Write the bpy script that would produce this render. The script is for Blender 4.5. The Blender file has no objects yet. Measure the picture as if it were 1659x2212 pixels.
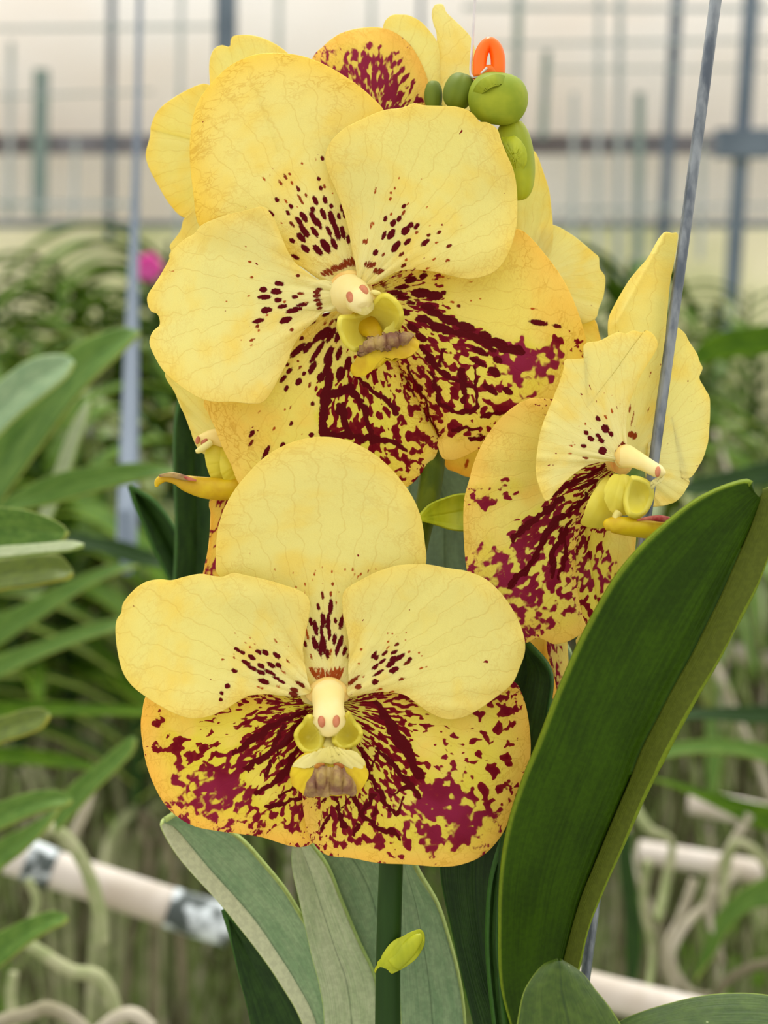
import bpy, math, random
import numpy as np
from mathutils import Vector, Matrix

sc = bpy.context.scene
COL = sc.collection
PI = math.pi

# ------------------------------------------------------------------ camera
FPX = 3415.0            # focal length in pixels of the 1659 x 2212 frame
D0 = 0.35               # distance of the flower spike
CAM_H = 1.30
PITCH = math.radians(8.0)
cam_d = bpy.data.cameras.new('camera')
cam = bpy.data.objects.new('camera', cam_d)
COL.objects.link(cam)
cam.location = (0, 0, CAM_H)
cam.rotation_euler = (math.radians(90) - PITCH, 0, 0)
cam_d.sensor_fit = 'HORIZONTAL'
cam_d.sensor_width = 36.0
cam_d.lens = 36.0 * FPX / 1659.0
cam_d.clip_start = 0.02
cam_d.clip_end = 200
cam_d.dof.use_dof = True
cam_d.dof.focus_distance = D0 * 0.985
cam_d.dof.aperture_fstop = 20.0
sc.camera = cam

# ------------------------------------------------------------------ light
w = bpy.data.worlds.new('overcast_sky')
sc.world = w
w.use_nodes = True
nt = w.node_tree
nt.nodes.clear()
wo = nt.nodes.new('ShaderNodeOutputWorld')
bg = nt.nodes.new('ShaderNodeBackground')
tc = nt.nodes.new('ShaderNodeTexCoord')
sx = nt.nodes.new('ShaderNodeSeparateXYZ')
rp = nt.nodes.new('ShaderNodeValToRGB')
nt.links.new(tc.outputs['Generated'], sx.inputs[0])
nt.links.new(sx.outputs['Z'], rp.inputs[0])
rp.color_ramp.elements[0].position = 0.0
rp.color_ramp.elements[0].color = (0.60, 0.565, 0.53, 1)
rp.color_ramp.elements[1].position = 0.75
rp.color_ramp.elements[1].color = (1.0, 1.0, 1.0, 1)
nt.links.new(rp.outputs[0], bg.inputs['Color'])
# the sky is brighter beyond the end wall than behind the photographer
sy = nt.nodes.new('ShaderNodeMapRange')
sy.inputs[1].default_value = -1.0; sy.inputs[2].default_value = 1.0
sy.inputs[3].default_value = 1.55; sy.inputs[4].default_value = 2.6
nt.links.new(sx.outputs['Y'], sy.inputs[0])
nt.links.new(sy.outputs[0], bg.inputs['Strength'])
nt.links.new(bg.outputs[0], wo.inputs['Surface'])

sun_d = bpy.data.lights.new('sun', 'SUN')
sun = bpy.data.objects.new('sun', sun_d)
COL.objects.link(sun)
sun_d.energy = 2.4
sun_d.angle = math.radians(10)
sun_d.color = (1.0, 0.96, 0.88)
# high sun a little behind the flowers
sun.rotation_euler = Vector((-0.12, 0.42, 0.9)).to_track_quat('Z', 'Y').to_euler()

sc.view_settings.view_transform = 'Standard'
sc.view_settings.look = 'None'
sc.view_settings.gamma = 1.0
sc.view_settings.use_curve_mapping = False
sc.view_settings.exposure = 0.0
sc.cycles.max_bounces = 8
sc.cycles.diffuse_bounces = 4
sc.cycles.transmission_bounces = 6
sc.cycles.transparent_max_bounces = 6

# ------------------------------------------------------------------ space
RC = np.array(cam.rotation_euler.to_matrix())
CO = np.array([0, 0, CAM_H])


def P(x, y, D):
    """point seen at (x, y) at distance D (metres along the view axis)"""
    x = np.asarray(x, float); y = np.asarray(y, float); D = np.asarray(D, float)
    v = np.stack([(x - 829.5) / FPX * D, -(y - 1106.0) / FPX * D, -D + 0 * x], -1)
    return v @ RC.T + CO


def W(x, y, wp, base=D0):
    """wp: depth in units of one pixel at the flower distance, added to base"""
    return P(x, y, base + np.asarray(wp, float) * D0 / FPX)


def srgb(r, g, b):
    f = lambda c: (c / 255 / 12.92) if c / 255 <= 0.04045 else ((c / 255 + 0.055) / 1.055) ** 2.4
    return (f(r), f(g), f(b), 1.0)


# ------------------------------------------------------------------ objects
def empty(name, loc, label=None, cat=None, group=None):
    o = bpy.data.objects.new(name, None)
    o.empty_display_size = 0.02
    o.location = Vector(loc)
    COL.objects.link(o)
    if label: o['label'] = label
    if cat: o['category'] = cat
    if group: o['group'] = group
    return o


def root_loc(o):
    v = Vector((0, 0, 0))
    while o is not None:
        v += o.location
        o = o.parent
    return v


def obj(name, V, F, mat, parent=None, attrs=None, uv=None, smooth=True, solid=0.0, label=None, cat=None, group=None, kind=None, sub=0):
    V = np.asarray(V, float)
    off = np.array(root_loc(parent)) if parent is not None else np.zeros(3)
    me = bpy.data.meshes.new(name)
    me.from_pydata((V - off).tolist(), [], F)
    if attrs:
        for k, a in attrs.items():
            at = me.attributes.new(k, 'FLOAT', 'POINT')
            at.data.foreach_set('value', np.asarray(a, np.float32))
    if uv is not None:
        ul = me.uv_layers.new(name='polar')
        li = np.zeros(len(me.loops), np.int32)
        me.loops.foreach_get('vertex_index', li)
        ul.data.foreach_set('uv', np.asarray(uv, np.float32)[li].ravel())
    if smooth:
        me.polygons.foreach_set('use_smooth', [True] * len(me.polygons))
    me.materials.append(mat)
    o = bpy.data.objects.new(name, me)
    COL.objects.link(o)
    if parent is not None:
        o.parent = parent
    if solid:
        m = o.modifiers.new('thick', 'SOLIDIFY')
        m.thickness = solid
        m.offset = 0
        m.use_even_offset = False
    if sub:
        m = o.modifiers.new('sub', 'SUBSURF')
        m.levels = m.render_levels = sub
    if label: o['label'] = label
    if cat: o['category'] = cat
    if group: o['group'] = group
    if kind: o['kind'] = kind
    return o


def catmull(p, n, closed=True):
    p = np.asarray(p, float)
    k = len(p)
    if closed:
        q = np.vstack([p[-1], p, p[0], p[1]])
        segs = k
    else:
        q = np.vstack([2 * p[0] - p[1], p, 2 * p[-1] - p[-2]])
        segs = k - 1
    out = []
    m = 12
    for i in range(segs):
        a, b, c, d = q[i], q[i + 1], q[i + 2], q[i + 3]
        # centripetal-ish: damp tangents
        for j in range(m):
            t = j / m
            out.append(0.5 * ((2 * b) + (c - a) * t + (2 * a - 5 * b + 4 * c - d) * t * t + (3 * b - a - 3 * c + d) * t ** 3))
    if closed:
        out.append(out[0])
    else:
        out.append(q[-2])
    out = np.array(out)
    L = np.r_[0, np.cumsum(np.linalg.norm(np.diff(out[:, :2], axis=0), axis=1))]
    s = np.linspace(0, L[-1], n + (1 if closed else 0))
    if closed:
        s = s[:-1]
    return np.stack([np.interp(s, L, out[:, i]) for i in range(out.shape[1])], 1)


def Z(ox, oy, k, pts):
    """positions noted on an enlargement of the region at (ox, oy), scale k"""
    out = []
    for p in pts:
        p = list(p)
        r = [ox + p[0] / k, oy + p[1] / k]
        if len(p) == 3: r.append(p[2])
        out.append(tuple(r))
    return out


def ZS(ox, oy, k, pts, tone=None):
    out = []
    for p in pts:
        L, Wd = p[2], (p[3] if len(p) > 3 else p[2])
        t = tone if tone is not None else min(1.0, max(0.0, (Wd - 12) / 14.0))
        out.append((ox + p[0] / k, oy + p[1] / k, L / 2 / k, Wd / 2 / k, t))
    return out


def shepard(x, y, ctrl, power=4.0, soft=9.0):
    c = np.array(ctrl, float)
    num = np.zeros_like(x); den = np.zeros_like(x)
    for cx, cy, v in c:
        ww = 1.0 / ((x - cx) ** 2 + (y - cy) ** 2 + soft ** 2) ** (power / 2)
        num += ww * v; den += ww
    return num / den


def vnoise(x, y, seed=0):
    """smooth value noise, unit cells, -1..1"""
    rs = np.random.RandomState(seed)
    T = rs.rand(64, 64) * 2 - 1
    xi = np.floor(x).astype(int); yi = np.floor(y).astype(int)
    fx = x - xi; fy = y - yi
    fx = fx * fx * (3 - 2 * fx); fy = fy * fy * (3 - 2 * fy)
    g = lambda a, b: T[a % 64, b % 64]
    return (g(xi, yi) * (1 - fx) * (1 - fy) + g(xi + 1, yi) * fx * (1 - fy) + g(xi, yi + 1) * (1 - fx) * fy + g(xi + 1, yi + 1) * fx * fy)


# ------------------------------------------------------------------ materials
def new_mat(name):
    m = bpy.data.materials.new(name)
    m.use_nodes = True
    t = m.node_tree
    t.nodes.clear()
    return m, t


class N:
    """tiny node helper"""
    def __init__(s, t): s.t = t
    def n(s, kind, **kw):
        x = s.t.nodes.new(kind)
        for k, v in kw.items():
            setattr(x, k, v)
        return x
    def put(s, sock, v):
        if hasattr(v, 'is_output') or isinstance(v, bpy.types.NodeSocket):
            s.t.links.new(v, sock)
        else:
            sock.default_value = v
    def math(s, op, a, b=0.0, c=0.0, clamp=False):
        x = s.n('ShaderNodeMath', operation=op, use_clamp=clamp)
        s.put(x.inputs[0], a); s.put(x.inputs[1], b); s.put(x.inputs[2], c)
        return x.outputs[0]
    def attr(s, name):
        return s.n('ShaderNodeAttribute', attribute_name=name).outputs['Fac']
    def mix(s, f, a, b, blend='MIX'):
        x = s.n('ShaderNodeMix', data_type='RGBA', blend_type=blend)
        s.put(x.inputs[0], f); s.put(x.inputs[6], a); s.put(x.inputs[7], b)
        return x.outputs[2]
    def step(s, v, lo, hi):
        x = s.n('ShaderNodeMapRange', interpolation_type='SMOOTHSTEP')
        s.put(x.inputs[0], v); x.inputs[1].default_value = lo; x.inputs[2].default_value = hi
        return x.outputs[0]
    def noise(s, vec, scale, detail=2.0, rough=0.5, dist=0.0):
        x = s.n('ShaderNodeTexNoise')
        s.put(x.inputs['Vector'], vec)
        x.inputs['Scale'].default_value = scale
        x.inputs['Detail'].default_value = detail
        x.inputs['Roughness'].default_value = rough
        x.inputs['Distortion'].default_value = dist
        return x.outputs['Fac']
    def vec(s, x, y, z=0.0):
        c = s.n('ShaderNodeCombineXYZ')
        s.put(c.inputs[0], x); s.put(c.inputs[1], y); s.put(c.inputs[2], z)
        return c.outputs[0]


def petal_material(name, base, pale, gold, lime, trans=0.42):
    m, t = new_mat(name)
    q = N(t)
    uvn = q.n('ShaderNodeUVMap', uv_map='polar')
    sp = q.n('ShaderNodeSeparateXYZ')
    t.links.new(uvn.outputs[0], sp.inputs[0])
    u, v = sp.outputs[0], sp.outputs[1]
    seed = q.attr('seed')
    # blotch network, stretched along the veins
    vec = q.vec(q.math('MULTIPLY', u, 4.8), q.math('MULTIPLY', v, 9.6), seed)
    n1 = q.noise(vec, 1.0, 1.2, 0.4, 0.35)
    vec2 = q.vec(q.math('MULTIPLY', u, 8.0), q.math('MULTIPLY', v, 15.0), seed)
    n2 = q.noise(vec2, 1.0, 2.0, 0.5, 0.3)
    fine = q.attr('fine')
    nn = q.math('ADD', q.math('MULTIPLY', n1, q.math('SUBTRACT', 1.0, fine)), q.math('MULTIPLY', n2, fine))
    den = q.attr('den')
    dv = q.math('ADD', nn, den)
    dn_ = q.n('ShaderNodeMapRange', interpolation_type='SMOOTHSTEP')
    t.links.new(dv, dn_.inputs[0])
    t.links.new(q.math('SUBTRACT', 0.488, q.math('MULTIPLY', q.attr('pur'), 0.06)), dn_.inputs[1])
    t.links.new(q.math('ADD', 0.506, q.math('MULTIPLY', q.attr('pur'), 0.05)), dn_.inputs[2])
    dm = dn_.outputs[0]
    # separate spots
    jit = q.noise(q.vec(q.math('MULTIPLY', u, 16.0), q.math('MULTIPLY', v, 16.0), seed), 1.0, 2.0)
    sv = q.math('ADD', q.attr('spot'), q.math('MULTIPLY', q.math('SUBTRACT', jit, 0.5), 5.0))
    sm = q.step(sv, -0.7, 0.9)
    # colours
    rim = q.attr('rim')
    c = q.mix(q.attr('pale'), base, pale)
    big = q.noise(q.vec(q.math('MULTIPLY', u, 1.2), q.math('MULTIPLY', v, 1.2), seed), 1.0, 3.0)
    c = q.mix(q.math('MULTIPLY', q.step(big, 0.45, 0.75), 0.55), c, gold)
    c = q.mix(q.attr('lime'), c, lime)
    c = q.mix(rim, c, gold)
    # long veins and net veins
    warp = q.noise(q.vec(q.math('MULTIPLY', u, 2.5), q.math('MULTIPLY', v, 2.5), seed), 1.0, 2.0)
    ln = q.math('ADD', q.math('MULTIPLY', v, 4.2), q.math('MULTIPLY', warp, 1.1))
    fr = q.math('ABSOLUTE', q.math('SUBTRACT', q.math('FRACT', ln), 0.5))
    lv = q.math('SUBTRACT', 1.0, q.step(fr, 0.0, 0.055))
    vo = q.n('ShaderNodeTexVoronoi', feature='DISTANCE_TO_EDGE')
    wn = q.noise(q.vec(q.math('MULTIPLY', u, 9.0), q.math('MULTIPLY', v, 9.0), seed), 1.0, 2.0)
    wv = q.vec(q.math('ADD', q.math('MULTIPLY', u, 7.5), q.math('MULTIPLY', wn, 2.4)), q.math('ADD', q.math('MULTIPLY', v, 9.0), q.math('MULTIPLY', wn, -2.4)), seed)
    t.links.new(wv, vo.inputs['Vector'])
    vo.inputs['Scale'].default_value = 1.0
    nv = q.math('MULTIPLY', q.math('SUBTRACT', 1.0, q.step(vo.outputs['Distance'], 0.0, 0.12)), q.step(warp, 0.38, 0.58))
    vein = q.math('MAXIMUM', q.math('MULTIPLY', lv, 0.20), q.math('MULTIPLY', nv, q.math('ADD', 0.05, q.math('MULTIPLY', q.attr('net'), 0.50))))
    c = q.mix(vein, c, srgb(206, 160, 40))
    # spot colour
    tone = q.attr('tone')
    scol = q.mix(q.step(tone, 0.0, 0.95), srgb(186, 88, 24), srgb(96, 0, 10))
    dcol = q.mix(q.attr('pur'), srgb(120, 0, 20), srgb(156, 40, 74))
    dcol = q.mix(q.math('MULTIPLY', q.step(dv, 0.62, 0.50), 0.25), dcol, srgb(170, 60, 40))
    c = q.mix(dm, c, dcol)
    c = q.mix(sm, c, scol)
    # tiny grain
    gr = q.noise(q.vec(q.math('MULTIPLY', u, 60.0), q.math('MULTIPLY', v, 60.0), seed), 1.0, 2.0)
    c = q.mix(0.10, c, q.mix(q.step(gr, 0.4, 0.6), (0.75, 0.7, 0.6, 1), (1, 1, 1, 1)), 'MULTIPLY')
    bump = q.n('ShaderNodeBump')
    bump.inputs['Strength'].default_value = 0.22
    bump.inputs['Distance'].default_value = 0.0006
    t.links.new(q.math('ADD', q.math('MULTIPLY', gr, 0.35), q.math('ADD', q.math('MULTIPLY', warp, 1.6), q.math('MULTIPLY', lv, -0.5))), bump.inputs['Height'])
    pb = q.n('ShaderNodeBsdfPrincipled')
    t.links.new(c, pb.inputs['Base Color'])
    pb.inputs['Roughness'].default_value = 0.48
    pb.inputs['Specular IOR Level'].default_value = 0.12
    t.links.new(bump.outputs[0], pb.inputs['Normal'])
    tr = q.n('ShaderNodeBsdfTranslucent')
    cs = q.n('ShaderNodeGamma')
    t.links.new(c, cs.inputs[0]); cs.inputs[1].default_value = 0.85
    t.links.new(cs.outputs[0], tr.inputs['Color'])
    t.links.new(bump.outputs[0], tr.inputs['Normal'])
    ms = q.n('ShaderNodeMixShader')
    ms.inputs[0].default_value = trans
    t.links.new(pb.outputs[0], ms.inputs[1]); t.links.new(tr.outputs[0], ms.inputs[2])
    out = q.n('ShaderNodeOutputMaterial')
    t.links.new(ms.outputs[0], out.inputs['Surface'])
    return m


M_PETAL = petal_material('petal_pale_yellow', srgb(238, 229, 132), srgb(242, 236, 168), srgb(245, 216, 86), srgb(226, 224, 62))
M_SEPAL = petal_material('sepal_golden_yellow', srgb(240, 226, 112), srgb(242, 235, 160), srgb(246, 204, 92), srgb(228, 224, 44))


def simple(name, col, rough=0.5, spec=0.4, col2=None, nscale=40.0, stretch=(1, 1, 1), trans=0.0, bump=0.0, metallic=0.0, coat=0.0, lo=0.35, hi=0.65):
    m, t = new_mat(name)
    q = N(t)
    tcn = q.n('ShaderNodeTexCoord')
    mp = q.n('ShaderNodeMapping')
    mp.inputs['Scale'].default_value = stretch
    t.links.new(tcn.outputs['Object'], mp.inputs[0])
    nf = q.noise(mp.outputs[0], nscale, 4.0, 0.55)
    c = q.mix(q.step(nf, lo, hi), col, col2 or tuple(0.8 * x for x in col[:3]) + (1,))
    pb = q.n('ShaderNodeBsdfPrincipled')
    t.links.new(c, pb.inputs['Base Color'])
    pb.inputs['Roughness'].default_value = rough
    pb.inputs['Specular IOR Level'].default_value = spec
    pb.inputs['Metallic'].default_value = metallic
    pb.inputs['Coat Weight'].default_value = coat
    if bump:
        b = q.n('ShaderNodeBump'); b.inputs['Strength'].default_value = bump; b.inputs['Distance'].default_value = 0.001
        t.links.new(nf, b.inputs['Height']); t.links.new(b.outputs[0], pb.inputs['Normal'])
    out = q.n('ShaderNodeOutputMaterial')
    if trans:
        tr = q.n('ShaderNodeBsdfTranslucent')
        t.links.new(c, tr.inputs['Color'])
        ms = q.n('ShaderNodeMixShader'); ms.inputs[0].default_value = trans
        t.links.new(pb.outputs[0], ms.inputs[1]); t.links.new(tr.outputs[0], ms.inputs[2])
        t.links.new(ms.outputs[0], out.inputs['Surface'])
    else:
        t.links.new(pb.outputs[0], out.inputs['Surface'])
    return m


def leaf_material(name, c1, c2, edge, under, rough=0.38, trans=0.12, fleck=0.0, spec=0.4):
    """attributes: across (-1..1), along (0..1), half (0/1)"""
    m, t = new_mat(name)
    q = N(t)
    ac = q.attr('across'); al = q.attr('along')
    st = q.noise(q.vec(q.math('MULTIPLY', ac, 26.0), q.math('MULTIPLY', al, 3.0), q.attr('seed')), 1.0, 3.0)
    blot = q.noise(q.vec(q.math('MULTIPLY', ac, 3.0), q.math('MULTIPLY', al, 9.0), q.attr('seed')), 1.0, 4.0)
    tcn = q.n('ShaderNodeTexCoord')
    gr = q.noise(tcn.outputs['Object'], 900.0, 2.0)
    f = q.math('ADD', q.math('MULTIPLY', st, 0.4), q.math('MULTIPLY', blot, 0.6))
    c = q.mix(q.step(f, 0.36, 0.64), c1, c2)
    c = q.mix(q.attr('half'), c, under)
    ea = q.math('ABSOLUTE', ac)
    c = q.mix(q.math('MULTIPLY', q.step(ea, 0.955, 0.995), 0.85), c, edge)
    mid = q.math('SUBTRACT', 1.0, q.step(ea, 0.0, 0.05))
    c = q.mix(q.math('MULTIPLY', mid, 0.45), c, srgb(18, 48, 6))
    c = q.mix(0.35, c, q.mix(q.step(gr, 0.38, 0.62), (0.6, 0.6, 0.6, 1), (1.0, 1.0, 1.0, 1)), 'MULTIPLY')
    if fleck:
        vo = q.n('ShaderNodeTexVoronoi'); vo.inputs['Scale'].default_value = 220.0
        t.links.new(tcn.outputs['Object'], vo.inputs['Vector'])
        fl = q.math('SUBTRACT', 1.0, q.step(vo.outputs['Distance'], 0.03, 0.07))
        c = q.mix(q.math('MULTIPLY', fl, fleck), c, srgb(190, 200, 140))
    b = q.n('ShaderNodeBump'); b.inputs['Strength'].default_value = 0.25; b.inputs['Distance'].default_value = 0.0005
    t.links.new(q.math('ADD', gr, q.math('MULTIPLY', st, 2.0)), b.inputs['Height'])
    pb = q.n('ShaderNodeBsdfPrincipled')
    t.links.new(c, pb.inputs['Base Color'])
    pb.inputs['Roughness'].default_value = rough
    pb.inputs['Specular IOR Level'].default_value = spec
    t.links.new(b.outputs[0], pb.inputs['Normal'])
    tr = q.n('ShaderNodeBsdfTranslucent'); t.links.new(c, tr.inputs['Color'])
    ms = q.n('ShaderNodeMixShader'); ms.inputs[0].default_value = trans
    t.links.new(pb.outputs[0], ms.inputs[1]); t.links.new(tr.outputs[0], ms.inputs[2])
    out = q.n('ShaderNodeOutputMaterial')
    t.links.new(ms.outputs[0], out.inputs['Surface'])
    return m


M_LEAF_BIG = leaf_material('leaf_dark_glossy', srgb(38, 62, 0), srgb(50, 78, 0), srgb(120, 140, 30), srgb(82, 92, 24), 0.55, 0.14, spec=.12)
M_LEAF_LOW = leaf_material('leaf_flecked', srgb(52, 78, 6), srgb(70, 94, 20), srgb(140, 160, 50), srgb(80, 106, 34), 0.42, 0.1, 0.5)
M_LEAF_DARK = leaf_material('leaf_dark_green', srgb(24, 50, 8), srgb(40, 68, 16), srgb(50, 90, 24), srgb(30, 58, 16), 0.5, 0.08, spec=.2)  # darkest green of the leaf colours
M_LEAF_PALE = leaf_material('leaf_grey_green', srgb(112, 142, 96), srgb(134, 158, 112), srgb(168, 186, 96), srgb(198, 202, 160), 0.55, 0.15)
M_LEAF_CREAM = leaf_material('leaf_pale_underside', srgb(172, 182, 138), srgb(150, 166, 118), srgb(150, 176, 84), srgb(172, 182, 138), 0.6, 0.15)
M_LEAF_NEIGH = leaf_material('leaf_mid_green', srgb(68, 104, 26), srgb(96, 128, 46), srgb(156, 168, 80), srgb(134, 152, 92), 0.5, 0.15, spec=.22)
M_LEAF_OLIVE = leaf_material('leaf_olive', srgb(84, 102, 20), srgb(104, 122, 26), srgb(170, 170, 60), srgb(120, 140, 50), 0.45, 0.2)
M_LEAF_FAR = leaf_material('leaf_far_green', srgb(50, 86, 4), srgb(90, 124, 16), srgb(120, 146, 40), srgb(90, 120, 50), 0.6, 0.25, spec=.12)
M_BLUEGREEN = leaf_material('leaf_blue_green', srgb(88, 112, 84), srgb(104, 130, 98), srgb(150, 170, 110), srgb(120, 140, 110), 0.5, 0.1)


# ------------------------------------------------------------------ petals
def spots_field(x, y, fc, spots, strokes=()):
    f = np.full_like(x, -8.0)
    tone = np.ones_like(x)
    for (sx_, sy_, a, b, tn) in spots:
        ang = math.atan2(sy_ - fc[1], sx_ - fc[0])
        ca, sa = math.cos(ang), math.sin(ang)
        dx = x - sx_; dy = y - sy_
        p = dx * ca + dy * sa; qd = -dx * sa + dy * ca
        r = np.sqrt((p / a) ** 2 + (qd / b) ** 2)
        d = (1 - r) * b * (0.6 + 0.4 * np.minimum(r, 2))
        tone = np.where(d > f, tn, tone)
        f = np.maximum(f, d)
    if strokes:
        x, y = x + 5 * vnoise(x / 17., y / 17., 3) + 3 * vnoise(x / 8., y / 8., 5), y + 5 * vnoise(x / 17., y / 17., 4) + 3 * vnoise(x / 8., y / 8., 6)
    for st in strokes:
        for (x0, y0, w0), (x1, y1, w1) in zip(st[:-1], st[1:]):
            L2 = (x1 - x0) ** 2 + (y1 - y0) ** 2
            tt = np.clip(((x - x0) * (x1 - x0) + (y - y0) * (y1 - y0)) / L2, 0, 1)
            d = (w0 + (w1 - w0) * tt) / 5.8 - np.hypot(x - x0 - tt * (x1 - x0), y - y0 - tt * (y1 - y0))
            tone = np.where(d > f, 1.0, tone)
            f = np.maximum(f, d)
    return np.clip(f, -8, 8), tone


SEED = [0]


def petal(name, parent, pts, fc, w0=0.0, tilt=(0, 0), cup=0.0, edge=0.0, ruffle=3.0, bumps=(), creases=(), spots=(), strokes=(),
          den=None, rim=0.35, rimw=0.16, gold=0.0, pale=0.35, lime=0.0, net=0.25, fine=0.0, pur=None, mat=None, center=None, n=240, m=60,
          thick=0.00045, label=None, base=D0):
    SEED[0] += 1
    sd = SEED[0]
    B = catmull(pts, n)
    if center is None:
        a = np.roll(B, -1, 0)
        cr = B[:, 0] * a[:, 1] - a[:, 0] * B[:, 1]
        A = cr.sum() / 2
        center = (((B[:, 0] + a[:, 0]) * cr).sum() / 6 / A, ((B[:, 1] + a[:, 1]) * cr).sum() / 6 / A)
    cx, cy = center
    s = np.linspace(0, 1, m + 1)[1:]
    s = 1 - (1 - s) ** 1.15
    x = np.r_[cx, (cx + s[:, None] * (B[None, :, 0] - cx)).ravel()]
    y = np.r_[cy, (cy + s[:, None] * (B[None, :, 1] - cy)).ravel()]
    S = np.r_[0, np.repeat(s, n)]
    th = np.arctan2(y - cy, x - cx)
    R = np.mean(np.hypot(B[:, 0] - cx, B[:, 1] - cy))
    dx, dy = x - cx, y - cy
    wv = w0 + tilt[0] * dx + tilt[1] * dy + cup * (dx ** 2 + dy ** 2) / R ** 2 + edge * S ** 5
    # radial polar coordinates about the flower centre
    fx, fy = fc
    r = np.hypot(x - fx, y - fy)
    ax = math.atan2(cy - fy, cx - fx)
    ta = np.arctan2(y - fy, x - fx) - ax
    ta = (ta + PI) % (2 * PI) - PI
    # vein-wise ridges and the wavy margin
    wv += ruffle * S ** 3 * (vnoise(ta * 7 + 11.3 + sd, r / 150 + sd, sd) * 1.6 + vnoise(ta * 14 + sd, r / 90, sd + 1) * 0.7)
    wv += 1.1 * vnoise(ta * 12 + 5 + sd, r / 120.0, sd + 7) + 3.0 * vnoise(x / 110.0 + sd, y / 110.0, sd + 3)
    for (bx, by, rx, ry, am) in bumps:
        wv += am * np.exp(-((x - bx) / rx) ** 2 - ((y - by) / ry) ** 2)
    for (x0, y0, x1, y1, wd, am) in creases:
        L2 = (x1 - x0) ** 2 + (y1 - y0) ** 2
        tt = np.clip(((x - x0) * (x1 - x0) + (y - y0) * (y1 - y0)) / L2, 0, 1)
        d = np.hypot(x - x0 - tt * (x1 - x0), y - y0 - tt * (y1 - y0))
        wv += am * np.exp(-(d / wd))
    sf, tone = spots_field(x, y, fc, spots, strokes)
    dn = shepard(x, y, den) if den else np.zeros_like(x)
    ed = 1 - S
    rimv = rim * np.exp(-(ed / rimw) ** 1.5) + gold
    rimv *= np.clip((r - 60) / 80, 0.15, 1)
    net_v = net * np.exp(-(ed / 0.35) ** 2) + 0.12 * net
    palev = np.clip(pale + 0.65 * np.exp(-(r / 130) ** 2), 0, 1)
    limev = np.clip(lime * np.clip(dn * 2.2, 0.1, 1.0), 0, 1)
    purv = np.zeros_like(x) if pur is None else np.clip(shepard(x, y, pur), 0, 1)
    finev = np.clip(fine + 0.9 * np.exp(-(ed / 0.14) ** 2), 0, 1) if den else np.zeros_like(x)
    # faces
    F = []
    F += [(0, 1 + j, 1 + (j + 1) % n) for j in range(n)]
    for i in range(m - 1):
        a0 = 1 + i * n; b0 = a0 + n
        F += [(a0 + j, b0 + j, b0 + (j + 1) % n, a0 + (j + 1) % n) for j in range(n)]
    V = W(x, y, wv, base)
    uv = np.stack([r / 100.0, ta * 2.0 + 10], 1)
    one = np.ones_like(x)
    return obj(name, V, F, mat or M_PETAL, parent,
               attrs=dict(spot=sf, tone=tone, den=np.where(dn > .3, (dn - .5) * .38 + .0, -.057 - (.3 - dn) * .8), rim=np.clip(rimv, 0, 1), net=net_v, pale=palev, lime=limev, pur=purv, fine=finev, seed=one * sd * 3.7),
               uv=uv, solid=thick, label=label)


# ------------------------------------------------------------------ lofts (stems, columns, buds, roots)
def loft(name, path, mat, parent=None, seg=20, n=None, base=D0, squash=1.0, px=True, shape=None, **kw):
    """path: (x, y, depth, radius) along a line; pixel units when px else metres"""
    p = np.array(path, float)
    n = n or max(8, 6 * len(p))
    q = np.zeros((n, 4))
    c = catmull4(p, n)
    if px:
        Cw = W(c[:, 0], c[:, 1], c[:, 2], base)
        rad = c[:, 3] * (base + c[:, 2] * D0 / FPX) / FPX
    else:
        Cw = c[:, :3]; rad = c[:, 3]
    T = np.gradient(Cw, axis=0)
    T /= np.linalg.norm(T, axis=1)[:, None] + 1e-12
    view = RC @ np.array([0, 0, 1.0]) if px else np.array([0, -1.0, 0.15])
    V = []
    for i in range(n):
        side = np.cross(T[i], view)
        if np.linalg.norm(side) < 0.05:
            side = np.array([1.0, 0, 0])
        side /= np.linalg.norm(side)
        up = np.cross(side, T[i])
        up /= np.linalg.norm(up) + 1e-12
        for j in range(seg):
            a = 2 * PI * j / seg
            rr = rad[i] * (shape(i / (n - 1), a) if shape else 1.0)
            V.append(Cw[i] + rr * (math.cos(a) * side + squash * math.sin(a) * up))
    F = []
    for i in range(n - 1):
        F += [(i * seg + j, i * seg + (j + 1) % seg, (i + 1) * seg + (j + 1) % seg, (i + 1) * seg + j) for j in range(seg)]
    V.append(Cw[0]); V.append(Cw[-1])
    k = n * seg
    F += [(k, (j + 1) % seg, j) for j in range(seg)]
    F += [(k + 1, (n - 1) * seg + j, (n - 1) * seg + (j + 1) % seg) for j in range(seg)]
    if name is None:
        return V, F
    return obj(name, V, F, mat, parent, **kw)


def catmull4(p, n):
    q = np.vstack([2 * p[0] - p[1], p, 2 * p[-1] - p[-2]])
    out = []
    for i in range(len(p) - 1):
        a, b, c, d = q[i:i + 4]
        for j in range(16):
            t = j / 16
            out.append(0.5 * ((2 * b) + (c - a) * t + (2 * a - 5 * b + 4 * c - d) * t * t + (3 * b - a - 3 * c + d) * t ** 3))
    out.append(p[-1])
    out = np.array(out)
    out[:, 3] = np.maximum(out[:, 3], 0)
    k = np.linspace(0, len(out) - 1, n)
    return np.stack([np.interp(k, np.arange(len(out)), out[:, i]) for i in range(4)], 1)


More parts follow.
